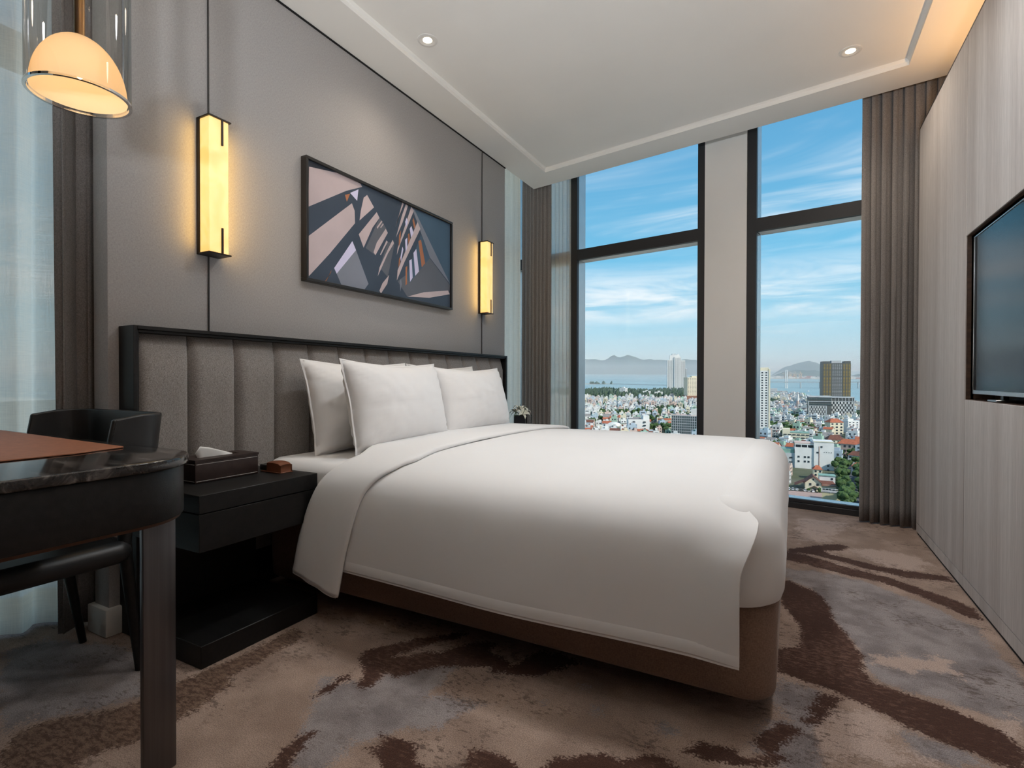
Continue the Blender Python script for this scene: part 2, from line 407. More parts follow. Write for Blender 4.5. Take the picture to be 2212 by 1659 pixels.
# ------------------------------------------------------------------ traced carpet motif (floor coordinates, metres) and print shapes
DARK = [
    [(2.14,2.71),(2.20,2.65),(2.23,2.64),(2.27,2.55),(2.29,2.46),(2.29,2.35),(2.32,2.25),(2.34,2.15),(2.36,2.10),(2.35,1.99),(2.36,1.93),(2.42,1.90),(2.46,1.89),(2.53,1.87),(2.58,1.84),(2.63,1.81),(2.65,1.78),(2.66,1.74),(2.64,1.64),(2.58,1.65),(2.56,1.67),(2.50,1.68),(2.45,1.70),(2.41,1.72),(2.38,1.75),(2.34,1.77),(2.30,1.79),(2.26,1.81),(2.21,1.82),(2.16,1.83),(2.11,1.84),(2.10,2.00),(2.17,2.05),(2.18,2.21),(2.15,2.31),(2.11,2.42),(2.09,2.66)],
    [(2.11,3.16),(2.22,3.15),(2.30,3.10),(2.37,3.05),(2.45,3.01),(2.54,2.98),(2.63,2.90),(2.69,2.85),(2.76,2.79),(2.80,2.72),(2.80,2.61),(2.75,2.62),(2.70,2.70),(2.64,2.77),(2.58,2.83),(2.49,2.90),(2.41,2.90),(2.32,2.94),(2.21,2.99),(2.12,3.02)],
    [(2.13,3.21),(2.26,3.35),(2.38,3.45),(2.43,3.42),(2.39,3.33),(2.30,3.27),(2.34,3.22),(2.44,3.18),(2.53,3.13),(2.63,3.12),(2.73,3.12),(2.80,3.12),(2.80,3.04),(2.73,3.04),(2.63,3.01),(2.55,3.04),(2.46,3.06),(2.39,3.11),(2.30,3.15),(2.23,3.18),(2.13,3.14)],
    [(2.19,1.68),(2.22,1.77),(2.26,1.79),(2.28,1.77),(2.24,1.69),(2.22,1.62),(2.18,1.60),(2.17,1.62),(2.20,1.66)],
    [(1.91,1.34),(1.94,1.39),(2.00,1.40),(2.03,1.41),(2.04,1.38),(2.06,1.39),(2.09,1.42),(2.07,1.45),(2.06,1.47),(2.09,1.52),(2.12,1.57),(2.18,1.57),(2.14,1.49),(2.11,1.43),(2.16,1.45),(2.14,1.42),(2.10,1.38),(2.03,1.35),(1.96,1.33)],
    [(1.62,1.08),(1.63,1.12),(1.64,1.16),(1.68,1.19),(1.73,1.23),(1.79,1.24),(1.83,1.27),(1.84,1.30),(1.87,1.30),(1.91,1.28),(1.92,1.24)],
    [(1.21,0.97),(1.24,0.99),(1.24,1.01),(1.21,1.03),(1.25,1.04),(1.30,1.04),(1.32,1.05),(1.33,1.02),(1.35,1.00),(1.38,0.99),(1.41,0.97),(1.32,0.92),(1.27,0.96),(1.23,0.97)],
    [(1.47,1.00),(1.46,1.03),(1.46,1.06),(1.45,1.10),(1.47,1.11),(1.51,1.11),(1.56,1.11),(1.58,1.09),(1.60,1.07)],
    [(0.88,1.30),(0.89,1.35),(0.93,1.40),(0.97,1.46),(1.02,1.51),(1.07,1.57),(1.11,1.60),(1.12,1.58),(1.10,1.53),(1.05,1.48),(1.04,1.45),(1.01,1.39),(0.99,1.34),(1.03,1.36),(1.06,1.42),(1.10,1.43),(1.13,1.47),(1.16,1.53),(1.19,1.56),(1.24,1.58),(1.25,1.52),(1.31,1.51),(1.36,1.47),(1.38,1.54),(1.39,1.60),(1.47,1.62),(1.55,1.60),(1.50,1.53),(1.48,1.48),(1.44,1.45),(1.37,1.43),(1.32,1.42),(1.30,1.44),(1.24,1.40),(1.18,1.38),(1.13,1.33),(1.10,1.29),(1.07,1.25),(1.03,1.26),(1.01,1.26),(1.04,1.22),(1.04,1.18),(1.03,1.15),(1.00,1.16),(0.97,1.22),(0.92,1.25)],
    [(0.93,1.06),(0.92,1.11),(0.93,1.21),(0.94,1.20),(0.96,1.10)],
    [(1.07,0.80),(1.04,0.87),(1.03,0.91),(1.05,0.96),(1.07,0.92),(1.09,0.86),(1.11,0.81)],
]
BROWN = [
    [(0.47,0.52),(0.39,0.57),(0.38,0.62),(0.41,0.67),(0.46,0.72),(0.50,0.78),(0.52,0.82),(0.51,0.92),(0.52,0.98),(0.53,1.05),(0.54,1.13),(0.54,1.21),(0.53,1.32),(0.59,1.31),(0.62,1.27),(0.62,1.20),(0.62,1.15),(0.63,1.09),(0.62,1.01),(0.66,0.98),(0.68,0.92),(0.69,0.85),(0.69,0.82),(0.69,0.73),(0.66,0.67),(0.64,0.62),(0.68,0.58),(0.54,0.50)],
]
GREY = [
    [(0.88,1.15),(1.00,1.15),(1.06,1.24),(1.13,1.33),(1.19,1.38),(1.19,1.31),(1.19,1.24),(1.19,1.19),(1.17,1.10),(1.20,1.15),(1.23,1.20),(1.28,1.24),(1.35,1.27),(1.39,1.30),(1.40,1.33),(1.43,1.32),(1.47,1.30),(1.46,1.27),(1.42,1.26),(1.39,1.21),(1.36,1.18),(1.34,1.16),(1.34,1.14),(1.35,1.11),(1.29,1.12),(1.24,1.11),(1.21,1.05),(1.17,0.98),(1.19,0.89),(1.20,0.85),(1.09,0.85),(0.95,1.02)],
    [(2.08,2.89),(2.24,2.92),(2.39,2.87),(2.52,2.80),(2.63,2.71),(2.72,2.59),(2.79,2.54),(2.80,2.20),(2.70,1.85),(2.57,1.89),(2.45,1.90),(2.36,1.96),(2.36,2.15),(2.29,2.44),(2.23,2.64),(2.13,2.71)],
    [(2.37,1.66),(2.41,1.71),(2.45,1.69),(2.49,1.67),(2.55,1.65),(2.57,1.64),(2.43,1.58),(2.40,1.62)],
    [(2.11,1.82),(2.21,1.80),(2.28,1.77),(2.20,1.58),(2.22,1.54),(2.18,1.42),(2.12,1.42),(2.08,1.44),(2.10,1.55),(2.15,1.60),(2.10,1.68)],
    [(-0.19,0.73),(-0.19,0.86),(0.07,0.94),(0.29,0.94),(0.49,0.83),(0.41,0.71),(0.35,0.63),(0.35,0.56)],
    [(1.58,1.49),(1.60,1.50),(1.61,1.47),(1.58,1.46)],
    [(1.51,1.35),(1.54,1.36),(1.55,1.35),(1.52,1.33)],
    [(1.67,1.40),(1.69,1.41),(1.70,1.39),(1.67,1.38)],
    [(1.82,1.40),(1.85,1.44),(1.88,1.42),(1.89,1.39),(1.85,1.37)],
]
PALE = [
    [(2.40,3.35),(2.50,3.44),(2.60,3.43),(2.72,3.42),(2.77,3.27),(2.70,3.12),(2.56,3.12),(2.48,3.23)],
    [(2.17,3.96),(2.33,3.99),(2.48,3.97),(2.35,3.51),(2.17,3.33)],
    [(2.37,2.14),(2.49,2.18),(2.60,2.19),(2.62,2.08),(2.51,2.05),(2.39,2.03)],
    [(2.19,1.57),(2.25,1.68),(2.30,1.76),(2.36,1.74),(2.41,1.72),(2.37,1.65),(2.40,1.61),(2.46,1.59),(2.48,1.58),(2.23,1.45),(2.20,1.50)],
    [(2.55,1.84),(2.62,1.87),(2.70,1.90),(2.67,1.78),(2.62,1.80)],
]
ART = [
    ('t',[(2.644,1.994),(3.059,2.015),(3.048,1.409),(3.040,1.577)]),
    ('d',[(1.825,2.001),(1.985,2.000),(1.825,1.972)]),
    ('m',[(1.825,1.972),(2.004,2.005),(2.174,2.005),(2.190,1.990),(2.072,1.931),(1.821,1.773)]),
    ('m',[(1.818,1.625),(2.112,1.876),(2.132,1.841),(2.135,1.774),(1.957,1.570),(1.814,1.420)]),
    ('m',[(2.169,1.798),(2.179,1.854),(2.201,1.933),(2.228,1.957),(2.283,1.903)]),
    ('m',[(2.163,1.720),(2.305,1.882),(2.328,1.855),(2.272,1.786),(2.200,1.654)]),
    ('l',[(2.099,1.928),(2.161,1.967),(2.151,1.901)]),
    ('o',[(2.062,1.906),(2.099,1.924),(2.075,1.873)]),
    ('l',[(1.986,1.500),(2.115,1.671),(2.142,1.628),(2.003,1.474)]),
    ('g',[(2.003,1.474),(2.142,1.628),(2.238,1.458),(2.205,1.420),(2.037,1.418)]),
    ('n',[(2.216,1.656),(2.328,1.855),(2.387,1.807),(2.294,1.632)]),
    ('n',[(2.328,1.568),(2.399,1.733),(2.458,1.734),(2.399,1.524)]),
    ('m',[(2.279,1.646),(2.305,1.707),(2.381,1.806),(2.399,1.786),(2.294,1.632)]),
    ('m',[(2.332,1.643),(2.387,1.738),(2.399,1.733),(2.340,1.643)]),
    ('m',[(2.305,1.795),(2.346,1.845),(2.352,1.839),(2.311,1.788)]),
    ('m',[(2.334,1.802),(2.358,1.832),(2.363,1.827),(2.340,1.799)]),
    ('m',[(2.399,1.688),(2.442,1.755),(2.454,1.737),(2.399,1.663),(2.352,1.581),(2.313,1.514),(2.328,1.568)]),
    ('n',[(2.486,1.514),(2.802,1.721),(3.040,1.577),(3.031,1.537),(2.576,1.435)]),
    ('g',[(2.623,1.997),(2.646,1.994),(3.040,1.587),(2.809,1.723)]),
    ('t',[(2.714,1.855),(2.809,1.723),(2.603,1.525),(2.563,1.553)]),
    ('m',[(2.479,1.517),(2.486,1.581),(2.678,1.925),(2.707,1.888),(2.550,1.644)]),
    ('m',[(2.479,1.672),(2.486,1.715),(2.616,2.004),(2.641,1.985),(2.511,1.746)]),
    ('m',[(2.470,1.774),(2.524,1.918),(2.563,2.006),(2.583,1.999),(2.530,1.877)]),
    ('m',[(2.467,1.836),(2.530,2.004),(2.543,2.000),(2.479,1.872)]),
    ('l',[(2.596,1.662),(2.619,1.675),(2.630,1.560),(2.603,1.529)]),
    ('l',[(2.637,1.718),(2.665,1.750),(2.693,1.611),(2.655,1.577)]),
    ('o',[(2.686,1.804),(2.714,1.819),(2.757,1.676),(2.721,1.642)]),
    ('o',[(2.560,1.612),(2.576,1.624),(2.574,1.512),(2.559,1.499)]),
    ('l',[(2.556,1.782),(2.576,1.800),(2.576,1.735),(2.560,1.706)]),
    ('l',[(2.600,1.861),(2.616,1.883),(2.637,1.844),(2.614,1.808)]),
    ('o',[(2.583,1.823),(2.596,1.834),(2.603,1.793),(2.587,1.763)]),
    ('o',[(2.498,1.794),(2.517,1.832),(2.511,1.754),(2.496,1.726)]),
    ('l',[(2.511,1.662),(2.530,1.734),(2.539,1.719),(2.517,1.638)]),
    ('o',[(2.498,1.651),(2.511,1.670),(2.508,1.628),(2.493,1.599)]),
    ('o',[(2.627,1.920),(2.637,1.940),(2.658,1.893),(2.644,1.872)]),
    ('l',[(2.556,1.893),(2.570,1.922),(2.583,1.900),(2.563,1.860)]),
    ('m',[(2.576,1.433),(2.743,1.485),(3.015,1.537),(3.035,1.514),(2.802,1.457)]),
    ('m',[(2.326,1.432),(2.352,1.480),(2.409,1.538),(2.393,1.483),(2.340,1.418)]),
    ('g',[(2.511,1.455),(2.505,1.517),(2.517,1.536),(2.524,1.504)]),
    ('o',[(1.923,1.416),(1.934,1.426),(1.966,1.486),(1.964,1.474)]),
]
# ------------------------------------------------------------------ facade frame of reference (the glass front runs 10.2 degrees off the room)
FA = RAD(10.21)
WD = Vector((math.cos(FA), -math.sin(FA), 0)); WN = Vector((math.sin(FA), math.cos(FA), 0))
def wp(s, d, z): q = WD * s + WN * d; return (q.x, q.y, z)
def wbox(mb, s0, s1, d0, d1, z0, z1, m=0):
    i = len(mb.v)
    mb.v += [wp(s0, d0, z0), wp(s1, d0, z0), wp(s1, d1, z0), wp(s0, d1, z0), wp(s0, d0, z1), wp(s1, d0, z1), wp(s1, d1, z1), wp(s0, d1, z1)]
    for q in [(0, 3, 2, 1), (4, 5, 6, 7), (0, 1, 5, 4), (1, 2, 6, 5), (2, 3, 7, 6), (3, 0, 4, 7)]:
        mb.f.append(tuple(i + j for j in q)); mb.m.append(m)
def wobj(name, s0, s1, d0, d1, z0, z1, m, parent=None, bev=0.0, kind=None):
    b = MB(); wbox(b, s0, s1, d0, d1, z0, z1); me = b.mesh(name)
    if bev: bevel_mesh(me, bev, 1)
    return link(name, me, m, parent, kind=kind)

YB = -1.6            # wall behind the camera
XL = -0.50           # side facade plane
XR = 2.806           # panelled wall face
XO = 3.35            # wall beyond the panelling
ZC = 2.70; ZT = 2.735; ZP = 3.02   # soffit, tray, curtain pocket
D_SOF = 4.367; D_WIN = 4.579

# ------------------------------------------------------------------ floor with carpet
def sdist(px, py, poly):
    """signed distance (inside positive) of many points to a polygon"""
    P = np.asarray(poly, float); n = len(P)
    d2 = np.full(px.shape, 1e9); ins = np.zeros(px.shape, bool)
    for i in range(n):
        ax, ay = P[i]; bx, by = P[(i + 1) % n]
        ex, ey = bx - ax, by - ay; wx, wy = px - ax, py - ay
        t = np.clip((wx * ex + wy * ey) / (ex * ex + ey * ey + 1e-12), 0, 1)
        d2 = np.minimum(d2, (wx - ex * t) ** 2 + (wy - ey * t) ** 2)
        c = ((ay > py) != (by > py)) & (px < (bx - ax) * (py - ay) / ((by - ay) if by != ay else 1e-12) + ax)
        ins ^= c
    return np.where(ins, 1, -1) * np.sqrt(d2)

def build_carpet():
    gs = 0.016
    xs = np.arange(XL - 0.05, XO + 0.05, gs); ys = np.arange(YB - 0.05, 4.95, gs)
    X, Y = np.meshgrid(xs, ys); nx, ny = len(xs), len(ys)
    F = []
    for polys, w in ((DARK, 0.05), (BROWN, 0.06), (GREY, 0.08), (PALE, 0.08)):
        f = np.full(X.shape, -1.0)
        for q in polys:
            a = np.asarray(q); m = ((X > a[:, 0].min() - w) & (X < a[:, 0].max() + w) & (Y > a[:, 1].min() - w) & (Y < a[:, 1].max() + w))
            if m.any(): f[m] = np.maximum(f[m], np.clip(sdist(X[m], Y[m], q) / w, -1, 1))
        F.append(f.ravel() * 0.5 + 0.5)
    v = np.stack([X.ravel(), Y.ravel(), np.zeros(X.size)], 1)
    idx = np.arange(nx * ny).reshape(ny, nx)
    q = np.stack([idx[:-1, :-1], idx[:-1, 1:], idx[1:, 1:], idx[1:, :-1]], -1).reshape(-1, 4)
    cen = v[q].mean(1); q = q[cen[:, 0] * math.sin(FA) + cen[:, 1] * math.cos(FA) < D_WIN + 0.05]
    me = bpy.data.meshes.new('carpet_surface')
    me.vertices.add(len(v)); me.vertices.foreach_set('co', v.ravel())
    me.loops.add(q.size); me.loops.foreach_set('vertex_index', q.ravel().astype(np.int32))
    me.polygons.add(len(q)); me.polygons.foreach_set('loop_start', np.arange(0, q.size, 4, dtype=np.int32)); me.polygons.foreach_set('loop_total', np.full(len(q), 4, np.int32))
    me.update(); me.validate()
    at = me.color_attributes.new('pattern', 'FLOAT_COLOR', 'POINT')
    at.data.foreach_set('color', np.stack(F, 1).ravel())
    m = bpy.data.materials.new('carpet'); m.use_nodes = True; MATS['carpet'] = m
    nt = m.node_tree; N, Lk = nt.nodes.new, nt.links.new
    p = nt.nodes['Principled BSDF']; p.inputs['Roughness'].default_value = 0.95; p.inputs['Specular IOR Level'].default_value = 0.1; p.inputs['Sheen Weight'].default_value = 0.1
    tc = N('ShaderNodeTexCoord'); a = N('ShaderNodeAttribute'); a.attribute_name = 'pattern'
    sp = N('ShaderNodeSeparateColor'); Lk(a.outputs['Color'], sp.inputs[0])
    def noise(sc, det=3, st=(1, 1, 1), rough=0.55):
        mp = N('ShaderNodeMapping'); mp.inputs['Scale'].default_value = st; Lk(tc.outputs['Object'], mp.inputs[0])
        n = N('ShaderNodeTexNoise'); n.inputs['Scale'].default_value = sc; n.inputs['Detail'].default_value = det; n.inputs['Roughness'].default_value = rough
        Lk(mp.outputs[0], n.inputs['Vector']); return n.outputs['Fac']
    def math_(op, x, y):
        k = N('ShaderNodeMath'); k.operation = op
        for i, q_ in enumerate((x, y)):
            if isinstance(q_, (int, float)): k.inputs[i].default_value = q_
            else: Lk(q_, k.inputs[i])
        return k.outputs[0]
    def smooth(x, lo, hi, t0=0.0, t1=1.0):
        k = N('ShaderNodeMapRange'); k.interpolation_type = 'SMOOTHSTEP'
        k.inputs['From Min'].default_value = lo; k.inputs['From Max'].default_value = hi; k.inputs['To Min'].default_value = t0; k.inputs['To Max'].default_value = t1
        Lk(x, k.inputs['Value']); return k.outputs[0]
    def mix(f, c1, c2):
        k = N('ShaderNodeMixRGB')
        for i, q_ in ((0, f), (1, c1), (2, c2)):
            if isinstance(q_, tuple): k.inputs[i].default_value = (*q_, 1)
            elif isinstance(q_, (int, float)): k.inputs[i].default_value = q_
            else: Lk(q_, k.inputs[i])
        return k.outputs[0]
    edge = math_('ADD', math_('MULTIPLY', math_('SUBTRACT', noise(26, 4), 0.5), 0.9), math_('MULTIPLY', math_('SUBTRACT', noise(130, 3), 0.5), 1.3))
    tuft = noise(330, 3, (1, 1, 1), 0.7)
    speck = noise(82, 4, (0.5, 1.0, 1), 0.7)
    soft = noise(3.2, 4)
    big = noise(1.5, 3, (1.3, 0.8, 1))
    beige = mix(smooth(noise(5.0, 5), 0.35, 0.68), (0.29, 0.203, 0.158), (0.42, 0.303, 0.242))
    grey = mix(smooth(noise(9, 4), 0.35, 0.65), (0.215, 0.182, 0.176), (0.325, 0.28, 0.27))
    gmask = smooth(math_('ADD', math_('ADD', sp.outputs[2], math_('MULTIPLY', edge, 0.5)), math_('MULTIPLY', math_('SUBTRACT', big, 0.5), 1.6)), 0.42, 0.60)
    c = mix(gmask, beige, grey)
    pmask = smooth(math_('ADD', math_('ADD', a.outputs['Alpha'], math_('MULTIPLY', edge, 0.6)), math_('MULTIPLY', math_('SUBTRACT', noise(11, 4), 0.5), 1.2)), 0.48, 0.66)
    c = mix(pmask, c, (0.46, 0.345, 0.29))
    # scattered dark tufts where the pile is brushed
    sarea = smooth(noise(2.6, 5, (1.0, 1.2, 1)), 0.42, 0.60)
    smask = math_('MULTIPLY', smooth(math_('ADD', speck, math_('MULTIPLY', math_('SUBTRACT', noise(14, 3), 0.5), 0.5)), 0.53, 0.62), sarea)
    c = mix(math_('MULTIPLY', smask, 0.72), c, (0.095, 0.060, 0.048))
    bm_ = smooth(math_('ADD', sp.outputs[1], math_('MULTIPLY', edge, 0.55)), 0.44, 0.56)
    bcol = mix(smooth(speck, 0.40, 0.62), (0.20, 0.125, 0.085), (0.075, 0.038, 0.025))
    c = mix(bm_, c, bcol)
    dm = smooth(math_('ADD', sp.outputs[0], math_('MULTIPLY', edge, 0.55)), 0.44, 0.56)
    dcol = mix(smooth(math_('ADD', speck, math_('MULTIPLY', math_('SUBTRACT', soft, 0.5), 0.6)), 0.5, 0.72), (0.066, 0.029, 0.019), (0.15, 0.082, 0.058))
    c = mix(dm, c, dcol)
    vs = N('ShaderNodeVectorMath'); vs.operation = 'SCALE'; Lk(c, vs.inputs[0]); Lk(smooth(tuft, 0.30, 0.70, 0.60, 1.34), vs.inputs['Scale'])
    Lk(vs.outputs[0], p.inputs['Base Color'])
    bp = N('ShaderNodeBump'); bp.inputs['Strength'].default_value = 0.7; bp.inputs['Distance'].default_value = 0.004
    Lk(math_('ADD', tuft, math_('MULTIPLY', dm, -0.15)), bp.inputs['Height']); Lk(bp.outputs[0], p.inputs['Normal'])
    o = link('floor', me, 'carpet', kind='structure')
    tag(o, 'patterned carpet in beige, grey and dark brown swirls', kind='structure')
build_carpet()
b = MB(); fy = lambda x: (D_WIN + 0.17 - x * math.sin(FA)) / math.cos(FA)
b.prism([(XL - 0.2, YB - 0.3), (XO + 0.2, YB - 0.3), (XO + 0.2, fy(XO + 0.2)), (XL - 0.2, fy(XL - 0.2))], -0.35, -0.01)
link('floor_slab', b.mesh('floor_slab'), 'gap_black', kind='structure')

# ------------------------------------------------------------------ ceiling
def ceiling():
    root = empty('ceiling', (1.4, 2.0, ZC)); tag(root, 'white plaster ceiling with a shallow recessed tray', kind='structure')
    # outline of the soffit and of the tray, counter-clockwise seen from above
    cx = lambda d, x: (d - x * math.sin(FA)) / math.cos(FA)      # y of the facade-parallel line at x
    x0, x1 = 0.0, XO
    outer = [(x0, YB), (x1, YB), (x1, cx(D_SOF, x1)), (x0, cx(D_SOF, x0))]
    tx0, tx1, ty0 = 0.26, 2.717, -0.9
    dT = 4.125 * math.cos(FA) + 0.26 * math.sin(FA)
    tray = [(tx0, ty0), (tx1, ty0), (tx1, cx(dT, tx1)), (tx0, cx(dT, tx0))]
    s = MB()
    for i in range(4):
        j = (i + 1) % 4
        s.quad((*outer[i], ZC), (*outer[j], ZC), (*tray[j], ZC), (*tray[i], ZC))
        s.quad((*outer[i], ZC), (*outer[j], ZC), (*outer[j], ZP), (*outer[i], ZP))
    link('soffit', s.mesh('soffit'), 'ceiling_paint', root)
    c = Vector((1.5, 1.8))
    inset = 0.014
    inner = [(tx0 + inset, ty0 + inset), (tx1 - inset, ty0 + inset), (tx1 - inset, tray[2][1] - inset), (tx0 + inset, tray[3][1] - inset)]
    t = MB()
    for i in range(4):
        j = (i + 1) % 4
        t.quad((*tray[i], ZC), (*tray[j], ZC), (*tray[j], ZT - 0.012), (*tray[i], ZT - 0.012))
        t.quad((*tray[i], ZT - 0.012), (*tray[j], ZT - 0.012), (*inner[j], ZT), (*inner[i], ZT))
    link('tray_edge', t.mesh('tray_edge'), 'ceiling_paint', root)
    p = MB(); p.poly([(*q, ZT) for q in inner])
    link('tray_panel', p.mesh('tray_panel'), 'ceiling_paint', root)
    g = MB(); g.box(0.0, 0.008, 0.966, 3.881, ZC - 0.007, ZC - 0.001)
    link('shadow_gap', g.mesh('shadow_gap'), 'gap_black', root)
    lid = MB(); lid.prism([(XL - 0.2, YB - 0.3), (XO + 0.2, YB - 0.3), (XO + 0.2, cx(D_WIN + 0.17, XO + 0.2)), (XL - 0.2, cx(D_WIN + 0.17, XL - 0.2))], ZP, ZP + 0.25)
    link('roof_slab', lid.mesh('roof_slab'), 'ceiling_paint', root)
ceiling()

# ------------------------------------------------------------------ walls
def walls():
    w = bbox('wall_left', -0.10, 0.0, 0.966, 3.881, 0.0, ZP, 'wall_fabric', bev=0.004, kind='structure')
    tag(w, 'warm grey fabric-covered wall behind the headboard', kind='structure')
    s = bbox('baseboard_left', -0.115, 0.015, 0.948, 3.899, 0.0, 0.10, 'skirting_paint', bev=0.006, kind='structure')
    tag(s, 'white skirting block at the foot of the fabric wall', kind='structure')
    # solid corner behind the gathered curtains, and the pier between the two windows
    c = MB(); wbox(c, -1.37, -1.20, D_WIN, D_WIN + 0.2, 0, ZP); o = link('wall_corner', c.mesh('wall_corner'), 'white_paint', kind='structure'); tag(o, 'white wall corner behind the gathered curtains')
    c = MB(); wbox(c, 0.732, 1.043, D_WIN - 0.012, D_WIN + 0.35, 0, ZP); o = link('wall_pier', c.mesh('wall_pier'), 'white_paint', kind='structure'); tag(o, 'white plastered pier between the two tall windows')
    c = MB(); wbox(c, 2.02, 3.2, D_WIN, D_WIN + 0.35, 0, ZP); o = link('wall_far', c.mesh('wall_far'), 'white_paint', kind='structure'); tag(o, 'white wall behind the taupe curtain')
    o = bbox('wall_back', XL - 0.3, XO + 0.3, YB - 0.2, YB, 0, ZP, 'niche_wood', bev=0, kind='structure'); tag(o, 'unseen wall behind the camera, darkened to cut its bounce light')  # unseen wall coloured dark so it throws less light back at the bed
    o = bbox('wall_outer', XO, XO + 0.2, YB, 4.7, 0, ZP, 'white_paint', bev=0, kind='structure'); tag(o, 'wall above and behind the wood panelling')
    # side facade: solid behind the headboard wall, glazed at both ends
    o = bbox('wall_facade', XL - 0.2, XL, 1.25, 3.75, 0, ZP, 'white_paint', bev=0, kind='structure'); tag(o, 'side facade wall behind the fabric wall')
    o = bbox('wall_facade_end', XL - 0.2, XL, YB, -0.45, 0, ZP, 'white_paint', bev=0, kind='structure'); tag(o, 'side facade wall beyond the desk')
walls()

# ------------------------------------------------------------------ wood panelling with the television recess
def panelling():
    root = empty('wall_right', (XR, 2.0, 0)); tag(root, 'greige wood-veneer panelled wall with a recess for the television', kind='structure')
    ztop = 2.411; yend = 3.905; th = 0.02; ny1 = 2.933; nz0, nz1 = 0.837, 1.541; ny0 = 1.35
    seams = [YB + 0.0, -0.60, 0.37, 1.35, 2.933, yend]
    g = 0.0018
    body = MB(); body.box(XR + th, XR + 0.03, YB, yend - 0.004, 0.02, nz0); body.box(XR + th, XR + 0.03, YB, yend - 0.004, nz1, ztop - 0.004)
    body.box(XR + th, XR + 0.03, ny1, yend - 0.004, nz0, nz1); body.box(XR + th, XR + 0.03, YB, ny0, nz0, nz1)
    body.box(XR + 0.03, XR + 0.16, yend - 0.03, yend - 0.004, 0.02, ztop - 0.004); body.box(XR + 0.03, XR + 0.16, YB, yend, ztop - 0.03, ztop - 0.004)
    link('carcass', body.mesh('carcass'), 'niche_wood', root)
    def pan(y0, y1, z0, z1):
        bbox('panel', XR, XR + th, y0 + g, y1 - g, z0 + g, z1 - g, 'wood_panel', root, bev=0.0012, seg=1)
    for i in range(len(seams) - 1):
        y0, y1 = seams[i], seams[i + 1]
        bbox('skirting_panel', XR + 0.001, XR + th, y0 + g, y1 - g, 0.014, 0.068 - g, 'wood_panel', root, bev=0.001, seg=1)
        if i == 3:
            pan(y0, y1, 0.068, nz0); pan(y0, y1, nz1, ztop)
        else:
            pan(y0, y1, 0.068, ztop)
    cap = MB(); cap.box(XR - 0.001, XR + 0.16, YB, yend, ztop - 0.003, ztop + 0.004)
    link('top_trim', cap.mesh('top_trim'), 'bronze_metal', root)
    end = MB(); end.box(XR + 0.0, XR + 0.16, yend - 0.004, yend, 0.014, ztop)
    link('end_panel', end.mesh('end_panel'), 'wood_panel', root)
    foot = MB(); foot.box(XR + 0.006, XR + 0.10, YB, yend, 0.0, 0.016)
    link('shadow_gap', foot.mesh('shadow_gap'), 'gap_black', root)
    nb = MB(); nb.box(XR + 0.10, XR + 0.12, ny0, ny1, nz0, nz1)
    nb.box(XR + 0.004, XR + 0.12, ny0, ny1, nz0 - 0.012, nz0); nb.box(XR + 0.004, XR + 0.12, ny0, ny1, nz1, nz1 + 0.012)
    nb.box(XR + 0.004, XR + 0.12, ny1, ny1 + 0.012, nz0 - 0.012, nz1 + 0.012); nb.box(XR + 0.004, XR + 0.12, ny0 - 0.012, ny0, nz0 - 0.012, nz1 + 0.012)
    link('recess_lining', nb.mesh('recess_lining'), 'niche_wood', root)
panelling()

tv = empty('television', (2.845, 2.2, 0.862)); tag(tv, 'flat black television with thin silver edge set into the wood wall', 'television')
bbox('casing', 2.832, 2.875, 1.46, 2.897, 0.862, 1.529, 'black_metal', tv, bev=0.004)
bbox('screen', 2.8265, 2.833, 1.466, 2.891, 0.878, 1.523, 'tv_screen', tv, bev=0)
for nm, y0, y1, z0, z1 in (('edge_trim', 1.46, 2.897, 1.523, 1.529), ('edge_trim', 1.46, 2.897, 0.862, 0.878), ('edge_trim', 2.891, 2.897, 0.878, 1.523), ('edge_trim', 1.46, 1.466, 0.878, 1.523)):
    bbox(nm, 2.8235, 2.833, y0, y1, z0, z1, 'silver', tv, bev=0.001, seg=1)
for y in (2.62, 1.74):
    bbox('foot', 2.815, 2.90, y - 0.05, y + 0.05, 0.837, 0.845, 'silver', tv, bev=0.002, seg=1)
    bbox('foot_stem', 2.845, 2.862, y - 0.015, y + 0.015, 0.845, 0.864, 'black_metal', tv, bev=0.001, seg=1)

# ------------------------------------------------------------------ windows
def window(n, s0, s1, lab, fl, fr):
    root = empty('window_%d' % n, wp((s0 + s1) / 2, D_WIN, 0)); tag(root, lab, kind='structure')
    dF, dB = D_WIN, D_WIN + 0.16; z0, z1 = 0.0, ZP
    wobj('frame_jamb', s0, s0 + fl, dF, dF + 0.035, z0, z1, 'frame_metal', root)
    wobj('frame_jamb', s1 - fr, s1, dF, dF + 0.035, z0, z1, 'frame_metal', root)
    wobj('reveal', s0, s0 + fl - 0.004, dF + 0.035, dB, z0, z1, 'reveal_metal', root)
    wobj('reveal', s1 - fr + 0.004, s1, dF + 0.035, dB, z0, z1, 'reveal_metal', root)
    wobj('sill_rail', s0 + fl, s1 - fr, dF, dF + 0.02, 0.0, 0.042, 'frame_metal', root, 0.003)
    wobj('sill_lip', s0 + fl, s1 - fr, dF + 0.008, dF + 0.035, 0.042, 0.068, 'frame_metal', root, 0.003)
    wobj('sill_ledge', s0 + fl, s1 - fr, dF + 0.035, dB, 0.0, 0.060, 'reveal_metal', root)
    wobj('transom_face', s0 + fl, s1 - fr, dF + 0.001, dF + 0.04, 2.027, 2.122, 'frame_metal', root)
    wobj('transom_soffit', s0 + fl, s1 - fr, dF + 0.04, dB, 2.029, 2.118, 'opaque_white_plastic', root)
    for za, zb in ((0.060, 2.029), (2.118, ZP)):
        wobj('pane', s0 + fl - 0.01, s1 - fr + 0.01, dB - 0.03, dB - 0.022, za, zb, 'window_glass', root)
